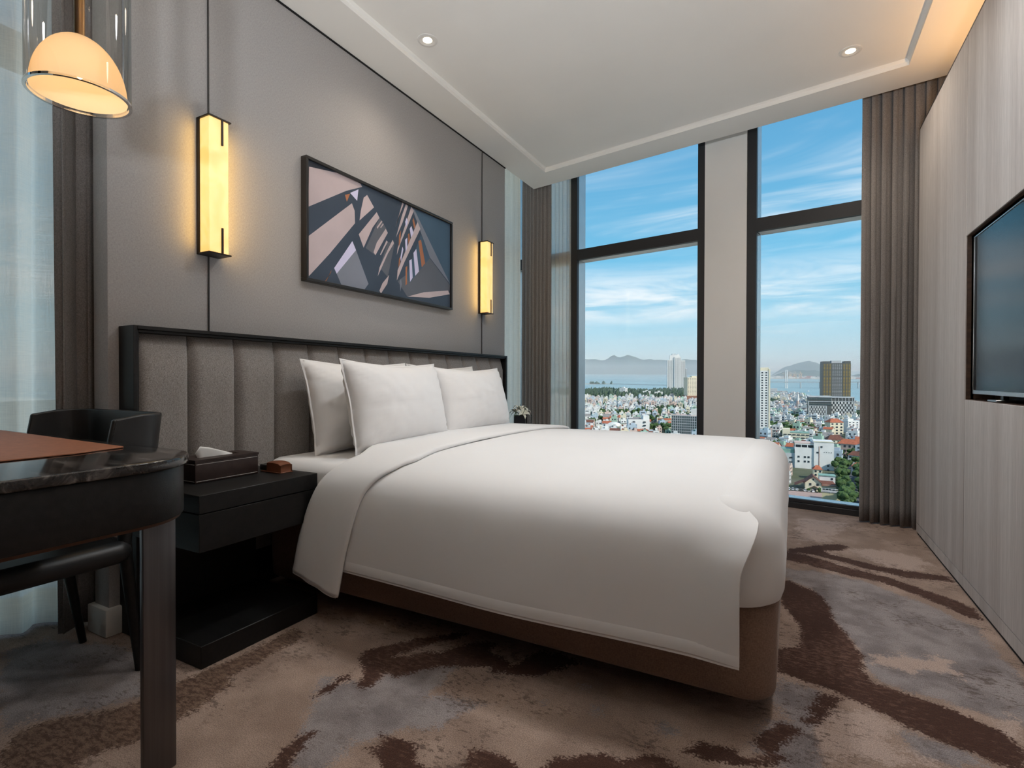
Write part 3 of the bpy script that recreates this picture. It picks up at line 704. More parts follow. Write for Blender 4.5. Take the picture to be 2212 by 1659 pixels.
window(1, -0.527, 0.732, 'tall dark-framed window beside the white pier, towards the headboard', 0.084, 0.059)
window(2, 1.043, 2.10, 'tall dark-framed window between the white pier and the taupe curtain', 0.066, 0.066)

window(5, -1.20, -0.527, 'narrow corner window behind the gathered corner curtains', 0.06, 0.0)
def side_window(n, y0, y1, lab):
    root = empty('window_%d' % n, (XL, (y0 + y1) / 2, 0)); tag(root, lab, kind='structure')
    for a, c in ((y0, y0 + 0.06), (y1 - 0.06, y1)): bbox('frame_jamb', XL - 0.12, XL, a, c, 0, ZP, 'frame_metal', root, bev=0)
    bbox('transom_face', XL - 0.12, XL, y0 + 0.06, y1 - 0.06, 2.15, 2.26, 'frame_metal', root, bev=0)
    bbox('sill_rail', XL - 0.12, XL, y0 + 0.06, y1 - 0.06, 0, 0.066, 'frame_metal', root, bev=0)
    for za, zb in ((0.066, 2.15), (2.26, ZP)): bbox('pane', XL - 0.085, XL - 0.077, y0 + 0.05, y1 - 0.05, za, zb, 'window_glass', root, bev=0)
side_window(3, -0.45, 1.25, 'side window behind the white sheer curtain at the desk')
side_window(4, 3.75, 4.86, 'side window in the far corner behind the sheer curtain')

# ------------------------------------------------------------------ curtains
def curtain(name, pts, folds, amp, mname, label, z0=0.015, z1=2.98, seed=0, sharp=0.0, drift=0.25, hem=None, flare=0.0, cat='curtain', thick=0.0, lat_f=0.55):
    """cloth hung along a polyline; folds run vertically and wander a little on the way down"""
    r = random.Random(seed)
    P = [Vector(q).to_3d() for q in pts]; L = [0.0]
    for i in range(1, len(P)): L.append(L[-1] + (P[i] - P[i - 1]).length)
    n = int(folds * 14); nz = 26
    ph = [r.uniform(-0.5, 0.5) for _ in range(n + 1)]; ar = [r.uniform(0.7, 1.15) for _ in range(int(folds) + 3)]
    rows = []
    for k in range(nz + 1):
        tz = k / nz; z = z0 + (z1 - z0) * tz; row = []
        for i in range(n + 1):
            t = i / n; s = t * L[-1]
            j = max(q for q in range(len(L)) if L[q] <= s + 1e-9); j = min(j, len(P) - 2)
            d = (P[j + 1] - P[j]).normalized(); nrm = Vector((d.y, -d.x, 0))
            base = P[j] + d * (s - L[j])
            w = drift * math.sin(2.1 * t * 6.3 + 2.6 * tz + seed) * (1 - tz * 0.6)
            a = 2 * math.pi * folds * t + w
            c = math.sin(a)
            c = math.copysign(abs(c) ** (1 - sharp), c) if sharp else c
            A = amp * ar[int(folds * t)] * (0.75 + 0.35 * (1 - tz)) * (1.0 if tz < 0.93 else 1.0 - 0.55 * (tz - 0.93) / 0.07)
            lat = amp * lat_f * math.sin(2 * a + 0.7)
            q = base + nrm * (c * A) + d * (lat if 0.0 < t < 1.0 else 0.0) + nrm * flare * (1 - tz) ** 3
            row.append((q.x, q.y, z))
        rows.append(row)
    m = MB(); m.grid(rows)
    root = empty(name, rows[0][n // 2]); tag(root, label, cat)
    o = link('cloth', m.mesh(name, smooth=60), mname, root)
    if thick:
        sol = o.modifiers.new('thickness', 'SOLIDIFY'); sol.thickness = thick; sol.offset = 0
    if hem:
        h_ = MB(); hr = []
        for zz in (z0, z0 + hem):
            tz = (zz - z0) / (z1 - z0); k = tz * nz; k0 = int(k); f_ = k - k0
            hr.append([tuple(Vector(rows[k0][i]).lerp(Vector(rows[min(k0 + 1, nz)][i]), f_) + Vector((0.0015, -0.0015, 0))) for i in range(n + 1)])
        h_.grid(hr); link('hem', h_.mesh('hem', smooth=60), mname, root)
    tr = MB(); tr.box(min(p.x for p in P) - 0.03, max(p.x for p in P) + 0.03, min(p.y for p in P) - 0.012, max(p.y for p in P) + 0.012, z1 - 0.004, z1 + 0.02) if abs(P[0].y - P[-1].y) < 0.05 else None
    for i in range(len(P) - 1): tr.tube(P[i] + Vector((0, 0, z1 + 0.01)), P[i + 1] + Vector((0, 0, z1 + 0.01)), 0.008, n=6)
    link('track', tr.mesh('track'), 'opaque_white_plastic', root)
    return root
w2 = lambda s, d: Vector(wp(s, d, 0)).to_2d()
curtain('blackout_curtain', [w2(1.775, 4.455), w2(2.35, 4.455)], 10.5, 0.034, 'curtain_fabric', 'gathered taupe curtain beside the wood panelling', seed=3, drift=0.5, thick=0.003, z0=0.008)
curtain('blackout_curtain', [w2(-0.985, 4.47), w2(-0.66, 4.47)], 7.5, 0.026, 'curtain_fabric', 'dark grey curtain gathered in the far corner past the headboard', seed=5, drift=0.5, thick=0.003, z0=0.008)
curtain('blackout_curtain', [(-0.165, 0.875), (-0.165, 1.16)], 3.2, 0.030, 'curtain_fabric', 'dark grey curtain gathered at the near end of the fabric wall', seed=8, drift=0.5, thick=0.003, z0=0.012)
curtain('sheer_curtain', [w2(-0.78, 4.53), w2(-0.48, 4.53)], 7.0, 0.016, 'sheer_linen', 'white sheer curtain between the dark curtain and the window frame', seed=9, drift=0.6, z0=0.01, flare=-0.01, lat_f=0.2)
curtain('sheer_curtain', [(-0.14, 3.92), (-0.14, 4.40), (-0.19, 4.50)], 6.5, 0.018, 'sheer_linen', 'white sheer curtain showing past the end of the fabric wall', seed=12, drift=0.6, z0=0.01, lat_f=0.2)
curtain('sheer_curtain', [(-0.30, 0.02), (-0.30, 1.02)], 9.0, 0.026, 'sheer_linen', 'white sheer curtain hanging beside the desk and chair', seed=15, drift=0.5, hem=0.13, z0=0.01, lat_f=0.12)

# ------------------------------------------------------------------ ceiling downlights
def downlight_mesh():
    n = 32
    def ring(r, z): return [(r * math.cos(2 * math.pi * k / n), r * math.sin(2 * math.pi * k / n), z) for k in range(n)]
    t = MB(); t.grid([ring(0.054, 0.0), ring(0.054, -0.003), ring(0.044, -0.0055), ring(0.039, -0.005), ring(0.027, -0.0012), ring(0.0245, -0.0010)], True)
    l = MB(); l.grid([ring(0.025, -0.0008), ring(0.014, -0.0022)], True); l.poly(list(reversed(ring(0.014, -0.0022))))
    return t.mesh('trim_ring', smooth=40), l.mesh('lens', smooth=40)
mat('lamp_lens', (0.9, 0.85, 0.75), 0.4, emit=(1.0, 0.80, 0.52), estr=25.0)
DLT, DLL = downlight_mesh()
def downlight(x, y, label, power, color, angle=150, tilt=None):
    r = empty('ceiling_downlight', (x, y, ZT)); tag(r, label, 'downlight', 'recessed ceiling downlights')
    link('trim_ring', DLT, 'opaque_white_plastic', r, local=True); link('lens', DLL, 'lamp_lens', r, local=True)
    ld = bpy.data.lights.new('downlight_beam', 'SPOT'); ld.energy = power; ld.color = color; ld.spot_size = RAD(angle); ld.spot_blend = 1.0; ld.shadow_soft_size = 0.09
    lo = bpy.data.objects.new('downlight_beam', ld); COL.objects.link(lo); lo.location = (x, y, ZT - 0.02)
    return r
WARM = (1.0, 0.86, 0.70); NEUT = (0.93, 0.97, 1.0)
downlight(0.412, 2.275, 'round recessed downlight near the headboard wall', DL[0], WARM)
downlight(2.418, 3.444, 'round recessed downlight near the wood panelling', DL[1], WARM)
for i, (x, y) in enumerate(((1.42, 2.20), (2.42, 2.05), (0.412, 0.85), (1.42, 0.55), (2.42, 0.55))):  # unseen downlights added to brighten the bed and room
    downlight(x, y, 'added downlight out of view above the %s' % ('middle of the bed', 'foot of the bed', 'desk', 'carpet beside the bed', 'camera position')[i], DL[2 + i], NEUT)

# warm light strip lying on top of the panelling
def cove():
    r = empty('cove_light', (XR + 0.10, 2.2, 2.415)); tag(r, 'warm light strip lying on top of the wood panelling', 'light strip')
    mat('strip_glow', (0.9, 0.8, 0.6), 0.5, emit=(1.0, 0.54, 0.20), estr=COVE)
    bbox('diffuser', XR + 0.085, XR + 0.105, -1.2, 3.70, 2.417, 2.424, 'strip_glow', r, bev=0)
    bbox('channel', XR + 0.075, XR + 0.115, -1.22, 3.72, 2.4155, 2.419, 'silver', r, bev=0)
cove()

# two fill lamps added out of view behind the camera to brighten the ceiling
def fill_lamp(x, y, label):
    r = empty('added_fill_lamp', (x, y, 0)); tag(r, label, 'added lamp', 'added fill lamps behind the camera')
    q = MB(); q.tube((0, 0, 0), (0, 0, 0.02), 0.14, 0.13, 28); link('base', q.mesh('base', smooth=40), 'bronze_metal', r, local=True)
    q = MB(); q.tube((0, 0, 0.02), (0, 0, 1.15), 0.012, n=14); link('pole', q.mesh('pole', smooth=40), 'bronze_metal', r, local=True)
    n = 28; ring = lambda rr, z: [(rr * math.cos(2 * math.pi * k / n), rr * math.sin(2 * math.pi * k / n), z) for k in range(n)]
    q = MB(); q.grid([ring(0.012, 1.15), ring(0.06, 1.165), ring(0.12, 1.20), ring(0.16, 1.25), ring(0.155, 1.25), ring(0.115, 1.205), ring(0.05, 1.172), ring(0.004, 1.168)], True); link('bowl', q.mesh('bowl', smooth=50), 'opaque_white_plastic', r, local=True)
    ld = bpy.data.lights.new('fill_beam', 'SPOT'); ld.energy = UP; ld.color = (0.92, 0.965, 1.0); ld.spot_size = RAD(120); ld.spot_blend = 1.0; ld.shadow_soft_size = 0.04
    lo = bpy.data.objects.new('fill_beam', ld); COL.objects.link(lo); lo.location = (x, y, 1.222); lo.rotation_euler = Vector((1.4 - x, 2.9, 1.75)).to_track_quat('-Z', 'Y').to_euler()
fill_lamp(1.75, -0.50, 'added unseen fill lamp behind the camera, on the desk side')
fill_lamp(2.52, -0.45, 'added unseen fill lamp behind the camera, on the panelled side')
# ------------------------------------------------------------------ headboard
def headboard():
    r = empty('headboard', (0.05, 2.373, 0)); tag(r, 'long upholstered headboard of vertical grey channels in a black wood frame', 'headboard')
    y0, y1, zt = 1.0, 3.746, 1.109
    for nm, a in (('side_frame', (0.0, 0.10, y0, y0 + 0.013, 0.0, zt)), ('side_frame', (0.0, 0.10, y1 - 0.024, y1, 0.0, zt)), ('top_frame', (0.0, 0.10, y0 + 0.013, y1 - 0.024, zt - 0.014, zt))):
        bbox(nm, *a, 'black_wood', r, bev=0.0015, seg=1)
    for nm, a in (('inner_bead', (0.0, 0.092, y0 + 0.013, y0 + 0.021, 0.0, zt - 0.014)), ('inner_bead', (0.0, 0.092, y0 + 0.021, y1 - 0.024, zt - 0.024, zt - 0.014))):
        bbox(nm, *a, 'black_wood', r, bev=0.001, seg=1)
    bbox('backing', 0.0, 0.045, y0 + 0.013, y1 - 0.024, 0.0, zt - 0.014, 'black_wood', r, bev=0)
    ya, yb = 1.0215, 3.7215; n = 14; w = (yb - ya) / n
    m = MB(); rows = []
    nu, nv = 12, 10; zl, zh = 0.16, zt - 0.0245
    for i in range(nu + 1):
        u = -1 + 2 * i / nu; row = []
        for j in range(nv + 1):
            v = -1 + 2 * j / nv
            e = (1 - abs(u) ** 6) ** 0.5 * (1 - abs(v) ** 40) ** 0.5
            row.append((0.047 + 0.040 * e, w * 0.5 * u * 0.985, zl + (zh - zl) * (v + 1) / 2))
        rows.append(row)
    m.grid(rows); me = m.mesh('channel_panel', smooth=80)
    bm = bmesh.new(); bm.from_mesh(me); bm.faces.ensure_lookup_table(); bm.normal_update()
    if bm.faces[60].normal.x < 0: bmesh.ops.reverse_faces(bm, faces=bm.faces[:])
    bm.to_mesh(me); bm.free()
    me.polygons.foreach_set('use_smooth', [True] * len(me.polygons))
    for i in range(n):
        o = link('channel_panel', me, 'headboard_fabric', r, local=True)
        o.location = Vector((0, ya + w * (i + 0.5), 0)) - r.location
headboard()

# ------------------------------------------------------------------ rounded block helper
def rounded_block(x0, x1, y0, y1, z0, z1, rc, re, nz=10, nc=10, swell=0.0):
    """box with rounded plan corners (rc) and rounded top/bottom edges (re), as closed rings"""
    prof = []
    for k in range(nz // 2 + 1):
        a = math.pi / 2 * k / (nz // 2); prof.append((re * (1 - math.sin(a)), z0 + re * (1 - math.cos(a))))
    for k in range(1, 5):
        t = k / 5; prof.append((-swell * math.sin(math.pi * t), z0 + re + (z1 - z0 - 2 * re) * t))
    for k in range(nz // 2 + 1):
        a = math.pi / 2 * k / (nz // 2); prof.append((re * (1 - math.cos(a)), z1 - re + re * math.sin(a)))
    rows = []
    for ins, z in prof:
        ring = []
        for cx, cy, a0 in ((x1 - rc, y1 - rc, 0), (x0 + rc, y1 - rc, 90), (x0 + rc, y0 + rc, 180), (x1 - rc, y0 + rc, 270)):
            for k in range(nc + 1):
                a = RAD(a0 + 90 * k / nc); rr = max(rc - ins, 0.001)
                ring.append((cx + rr * math.cos(a), cy + rr * math.sin(a), z))
        rows.append(ring)
    m = MB(); m.grid(rows, True); m.poly(list(reversed(rows[0]))); m.poly(rows[-1])
    return m

# ------------------------------------------------------------------ bed
bed = empty('bed', (1.1, 2.373, 0)); tag(bed, 'king-size bed with brown fabric base and white sheeted mattress', 'bed')
link('base', rounded_block(0.105, 2.112, 1.513, 3.233, 0.062, 0.318, 0.085, 0.02, swell=0.004).mesh('base', smooth=50), 'base_fabric', bed)
link('mattress', rounded_block(0.105, 2.085, 1.482, 3.262, 0.318, 0.578, 0.09, 0.065, swell=0.006).mesh('mattress', smooth=60), 'bed_linen', bed)
for x in (0.25, 1.1, 1.92):
    for y in (1.68, 3.06):
        q = MB(); q.tube((x, y, 0), (x, y, 0.063), 0.022, 0.026, 14); link('leg', q.mesh('leg', smooth=40), 'black_metal', bed)

# cross-section of the bedding from the near hem over the top to the far hem: (y, z)
def bed_profile(lift=0.0, puff=0.0, hemz=0.215, hemy=1.400):
    half = [(hemy, hemz), (hemy + 0.001, 0.27), (hemy + 0.004, 0.34), (hemy + 0.010, 0.41), (hemy + 0.022, 0.47), (hemy + 0.045, 0.522), (hemy + 0.085, 0.560), (hemy + 0.15, 0.586), (hemy + 0.25, 0.602), (hemy + 0.42, 0.613), (hemy + 0.65, 0.619), (2.373, 0.621)]
    pts = []
    for i, (y, z) in enumerate(half):
        a = min(1.0, i / 7.0)
        pts.append((y - lift * (1 - a), z + lift * a))
    return pts + [(2 * 2.373 - y, z) for y, z in reversed(pts[:-1])]

def resample(pts, n):
    P = [Vector(p) for p in pts]; L = [0.0]
    for i in range(1, len(P)): L.append(L[-1] + (P[i] - P[i - 1]).length)
    # smooth by Catmull-Rom over arc length
    out = []
    for k in range(n + 1):
        s = L[-1] * k / n; j = 0
        while j < len(P) - 2 and L[j + 1] < s: j += 1
        t = (s - L[j]) / max(L[j + 1] - L[j], 1e-9)
        p0 = P[max(j - 1, 0)]; p1 = P[j]; p2 = P[j + 1]; p3 = P[min(j + 2, len(P) - 1)]
        q = 0.5 * ((2 * p1) + (p2 - p0) * t + (2 * p0 - 5 * p1 + 4 * p2 - p3) * t * t + (3 * p1 - p0 - 3 * p2 + p3) * t ** 3)
        out.append(q)
    return out, L[-1]

def wr(x, y, z, s=1.0):
    return s * mnoise.noise(Vector((x, y, z)))

def duvet():
    r = empty('duvet', (1.35, 2.373, 0.58)); tag(r, 'plain white duvet spread over the bed and tucked at the foot', 'duvet')
    # foot of the duvet: rolls over the end, round both corners, and tucks under the mattress
    def zprof(y):
        q = [(p.x, p.y) for p in resample(bed_profile(), 150)[0]]
        return lambda yy: float(np.interp(yy, [a for a, _ in q], [c for _, c in q]))
    zp = zprof(0)
    X1, Y0, Y1, RC, RH = 2.130, 1.462, 3.284, 0.14, 0.125
    path = [(X1 - RC - 0.22 + 0.022 * k, Y0, 0.0, -1.0) for k in range(10)]
    for k in range(17): a = RAD(-90 + 90 * k / 16); path.append((X1 - RC + RC * math.cos(a), Y0 + RC + RC * math.sin(a), math.cos(a), math.sin(a)))
    for k in range(1, 40): path.append((X1, Y0 + RC + (Y1 - Y0 - 2 * RC) * k / 40, 1.0, 0.0))
    for k in range(17): a = RAD(90 * k / 16); path.append((X1 - RC + RC * math.cos(a), Y1 - RC + RC * math.sin(a), math.cos(a), math.sin(a)))
    path += [(X1 - RC - 0.022 * k, Y1, 0.0, 1.0) for k in range(1, 11)]
    fr_ = []
    for px_, py_, nx_, ny_ in path:
        yin = py_ - ny_ * RH; zt_ = zp(yin) - 0.004 * max(0.0, (X1 - RC - px_) / 0.22); col = []
        def put(ins, z, drop=0.0): col.append((px_ - nx_ * ins, py_ - ny_ * ins + 0.0, z - drop))
        put(0.05, 0.326); put(0.022, 0.322); put(0.006, 0.332); put(-0.001, 0.355); put(-0.004, 0.40); put(-0.003, 0.44)
        for k in range(13):
            th = math.pi / 2 * k / 12; put(RH * (1 - math.cos(th)), 0.468 + (zt_ + 0.001 - 0.468) * math.sin(th))
        for k in range(1, 6):
            yy = py_ - ny_ * RH; col.append((px_ - nx_ * RH - 0.03 * k, yy, zp(yy) + 0.001 - 0.0012 * k))
        fr_.append([(x + 0.002 * wr(x * 8, y * 6, z * 8), y, z) for x, y, z in col])
    m = MB(); m.grid(fr_); link('tucked_foot', m.mesh('tucked_foot', smooth=80), 'bed_linen', r)
    # the cover: top and both hanging sides, ends at the foot corner
    prof, Ltot = resample(bed_profile(), 150)
    nx = 84; xa, xb = 0.62, 2.036; rows = []; XW = 2.002; TW = (XW - xa) / (xb - xa)
    for i in range(nx + 1):
        t = TW * i / 64 if i <= 64 else TW + (1 - TW) * (i - 64) / 20; x = xa + (xb - xa) * t; row = []
        for k, q in enumerate(prof):
            y, z = q.x, q.y
            side = max(0.0, min(1.0, (0.56 - z) / 0.30)); sgn = -1 if y < 2.373 else 1
            # soft lengthwise waves in the drop, a flare towards the foot corner, gentle puffiness on top
            wv = 0.006 * side * math.sin(5.2 * x + 1.0) + 0.006 * side * wr(x * 2.2, sgn * 3.0, z * 1.2)
            y2 = y + sgn * (wv + 0.006 * side * t)
            z2 = z + 0.004 * (1 - side) * wr(x * 2.0, y * 2.0, 5.0) + 0.004 * side * math.sin(3.1 * x + 0.4)
            top = max(0.0, min(1.0, (min(y, 4.746 - y) - 1.415) / 0.09)); top = top * top * (3 - 2 * top)
            xx = x
            # the top sheet dives under the rolled foot end
            if t > 0.935:
                e = (t - 0.935) / 0.065; e = e * e * (3 - 2 * e)
                sk = max(0.0, min(1.0, (min(y, 4.746 - y) - 1.445) / 0.05)); z2 -= sk * 0.018 * e
            # pinched fold where the side drop parts from the tucked foot
            nearend = max(0.0, (t - 0.90) / 0.10); nearend = nearend * nearend * (3 - 2 * nearend)
            lift = max(0.0, min(1.0, (0.57 - z) / 0.10)) * max(0.0, min(1.0, (z - 0.10) / 0.25))
            y2 += sgn * 0.022 * nearend * lift
            ex_ = max(0.0, min(1.0, (z - 0.42) / 0.13)); fx_ = max(0.0, min(1.0, (z - 0.562) / 0.03))
            xx += 0.036 * nearend * ex_ * ex_ * (3 - 2 * ex_) * (1 - fx_ * fx_ * (3 - 2 * fx_))
            row.append((xx, y2, z2))
        rows.append(row)
    m = MB(); m.grid(rows)
    o = cover = link('cover', m.mesh('cover', smooth=80), 'bed_linen', r)
    s = o.modifiers.new('thickness', 'SOLIDIFY'); s.thickness = 0.006; s.offset = -1
    # flat border sewn along both side hems
    for lo in (0, 1):
        h = MB(); hr = []
        ks = [0, 1, 2, 2, 2] if lo == 0 else [len(prof) - 1 - q for q in (0, 1, 2, 2, 2)]
        for i in range(nx + 1):
            rr = []
            for j, k in enumerate(ks):
                x, y, z = rows[i][k]; sg = -1 if lo == 0 else 1
                rr.append((x, y + sg * (0.005, 0.007, 0.006, 0.0045, -0.001)[j], z + (-0.006, 0, 0.006, 0.009, 0.009)[j]))
            hr.append(rr)
        h.grid(hr); o = link('hem_border', h.mesh('hem_border', smooth=60), 'bed_linen', cover, local=True)
    # turned-down flap with its own border
    fp, FL = resample(bed_profile(lift=0.014, hemz=0.185, hemy=1.392), 150)
    n = len(fp) - 1
    def xs(k):
        a = min(k, n - k) / (n / 2.0)        # 0 at hem, 1 at the middle
        head = np.interp(a, [0, 0.10, 0.25, 0.33, 0.40, 0.55, 1.0], [0.455, 0.485, 0.545, 0.585, 0.60, 0.50, 0.40])
        foot = np.interp(a, [0, 0.10, 0.25, 0.34, 0.42, 0.55, 1.0], [0.685, 0.715, 0.775, 0.845, 0.875, 0.845, 0.822])
        return head, foot
    nu = 22; rows2 = []
    for i in range(nu + 1):
        u = i / nu; row = []
        for k, q in enumerate(fp):
            h_, f_ = xs(k); x = h_ + (f_ - h_) * u
            y, z = q.x, q.y; sgn = -1 if y < 2.373 else 1
            side = max(0.0, min(1.0, (0.56 - z) / 0.30))
            dz = -0.062 * side * u      # the foot-side tip hangs lower
            roll = 0.010 * math.sqrt(max(0.0, 1 - (1 - min(u / 0.12, 1.0)) ** 2)) - 0.010
            edge = -0.007 * max(0.0, (u - 0.93) / 0.07)
            w_ = 0.0018 * side * math.sin(17 * u + 0.6) + 0.003 * wr(x * 6, y * 5, z * 4)
            row.append((x, y + sgn * (w_ + (roll + edge) * side), z + dz + (roll + edge) * (1 - side) + 0.002 * (1 - side) * wr(x * 5, y * 4, 2)))
        rows2.append(row)
    m = MB(); m.grid(rows2)
    o = flap = link('turned_down_flap', m.mesh('turned_down_flap', smooth=80), 'bed_linen', r)
    s = o.modifiers.new('thickness', 'SOLIDIFY'); s.thickness = 0.010; s.offset = -1
    for lo in (0, 1):
        h = MB(); hr = []
        ks = [0, 1, 2, 2, 2] if lo == 0 else [n - q for q in (0, 1, 2, 2, 2)]
        for i in range(nu + 1):
            rr = []
            for j, k in enumerate(ks):
                x, y, z = rows2[i][k]; sg = -1 if lo == 0 else 1
                rr.append((x - (0.010, 0.005, 0, 0, 0)[j], y + sg * (0.004, 0.006, 0.006, 0.0045, -0.001)[j], z + (-0.008, 0, 0.004, 0.007, 0.007)[j]))
            hr.append(rr)
        h.grid(hr); link('flap_border', h.mesh('flap_border', smooth=60), 'bed_linen', flap, local=True)
duvet()

# ------------------------------------------------------------------ pillows
def pillow(label, cy, w, h, t, bottom, top, seed, twist=0.0, ears=0.035):
    """bottom/top: (x, z) of the lower and upper edge lines"""
    nu, nv = 36, 28; rows = {1: [], -1: []}
    for sgn in (1, -1):
        for i in range(nu + 1):
            u = -1 + 2 * i / nu; row = []
            for j in range(nv + 1):
                v = -1 + 2 * j / nv
                th = t * 0.5 * ((1 - abs(u) ** 2.4) * (1 - abs(v) ** 2.4)) ** 0.52
                th *= 1 + 0.10 * (1 - v) * 0.5
                yy = w / 2 * u * (1 - ears * 1.4 * (1 - v * v)); zz = h / 2 * v * (1 - ears * 2.0 * (1 - u * u))
                zz -= 0.010 * (1 - abs(u)) * max(0, v)
                cr = 0.004 * wr(u * 3 + seed, v * 3, sgn * 2.0) + 0.0035 * wr(u * 7 + seed * 2, v * 7 + 3, sgn)
                # little folds running in from the corners
                k = max(0.0, abs(u) + abs(v) - 1.15)
                cr += 0.004 * math.sin(26 * (abs(u) - abs(v)) + seed) * min(1, k * 2.2) * (1 if th > 0.004 else 0)
                row.append((yy, zz, sgn * (th + cr * (1 if th > 0.002 else 0))))
            rows[sgn].append(row)
    ax = Vector((bottom[0], 0, bottom[1])); bx = Vector((top[0], 0, top[1]))
    up = (bx - ax).normalized(); nrm = Vector((up.z, 0, -up.x)); mid = (ax + bx) / 2
    R = Matrix.Rotation(twist, 4, up)
    def P(q):
        loc = Vector((0, q[0], 0)) + up * q[1] + nrm * q[2]
        loc = R @ loc
        return (mid.x + loc.x, cy + loc.y, mid.z + loc.z)
    m = MB()
    m.grid([[P(q) for q in row] for row in rows[1]]); m.grid([[P(q) for q in reversed(row)] for row in rows[-1]])
    root = empty('pillow', (mid.x, cy, bottom[1])); tag(root, label, 'pillow', 'white pillows against the headboard')
    link('cushion', m.mesh('pillow', smooth=80, merge=True), 'pillow_linen', root)
    # flat flange sewn round the edge
    f = MB(); ring_o, ring_i = [], []
    path = [(-1 + 2 * k / 24, -1) for k in range(24)] + [(1, -1 + 2 * k / 20) for k in range(20)] + [(1 - 2 * k / 24, 1) for k in range(24)] + [(-1, 1 - 2 * k / 20) for k in range(20)]
    for u, v in path:
        yy = w / 2 * u * (1 - ears * 1.4 * (1 - v * v)); zz = h / 2 * v * (1 - ears * 2.0 * (1 - u * u)); zz -= 0.010 * (1 - abs(u)) * max(0, v)
        ring_i.append(P((yy * 0.985, zz * 0.98, 0.004))); ring_o.append(P((yy * 1.015, zz * 1.02, 0.002 * math.sin(9 * u + 7 * v + seed))))
    ring_b = [P((yy_, zz_, -0.004)) for yy_, zz_ in [(w / 2 * u * (1 - ears * 1.4 * (1 - v * v)) * 0.985, (h / 2 * v * (1 - ears * 2.0 * (1 - u * u)) - 0.010 * (1 - abs(u)) * max(0, v)) * 0.98) for u, v in path]]
    f.grid([ring_i, ring_o, ring_b], True)
    link('flange', f.mesh('flange', smooth=70), 'pillow_linen', root)
pillow('white pillow leaning on the headboard, behind the front pillow nearest the tissue box', 1.995, 0.72, 0.44, 0.20, (0.285, 0.590), (0.195, 0.995), 1.0)
pillow('white pillow leaning on the headboard, behind the front pillow nearest the window', 2.72, 0.70, 0.44, 0.20, (0.285, 0.590), (0.195, 0.990), 2.3)
pillow('white front pillow of the pair, nearest the tissue box', 2.005, 0.70, 0.42, 0.21, (0.49, 0.625), (0.41, 0.972), 3.7, 0.03)
pillow('white front pillow of the pair, nearest the window', 2.685, 0.68, 0.40, 0.21, (0.49, 0.625), (0.41, 0.962), 5.1, -0.03)

# ------------------------------------------------------------------ bedside tables
def nightstand():
    r = empty('bedside_table', (0.0, 0.985, 0)); w = 0.465
    bbox('base_plinth', 0.10, 0.507, 0.004, w, 0.0, 0.073, 'black_wood', r, bev=0.002, seg=1, local=True)
    bbox('back_panel', 0.10, 0.135, 0.004, w, 0.073, 0.369, 'black_wood', r, bev=0, local=True)
    bbox('top_section', 0.10, 0.507, 0.0, w, 0.4925, 0.551, 'black_wood', r, bev=0.0015, seg=1, local=True)
    d = bbox('drawer', 0.10, 0.505, 0.001, w - 0.001, 0.369, 0.4895, 'black_wood', r, bev=0.0015, seg=1, local=True)
    bbox('shadow_line', 0.102, 0.498, 0.004, w - 0.004, 0.4895, 0.4925, 'gap_black', r, bev=0, local=True)
    return r
ns = nightstand(); tag(ns, 'black wood bedside table holding the tissue box', 'bedside table', 'pair of bedside tables')
ns2 = copy_tree(ns); ns2.matrix_world = Matrix.Translation((0.0, 3.300, 0)); tag(ns2, 'black wood bedside table holding the white flowers, on the window side', 'bedside table', 'pair of bedside tables')

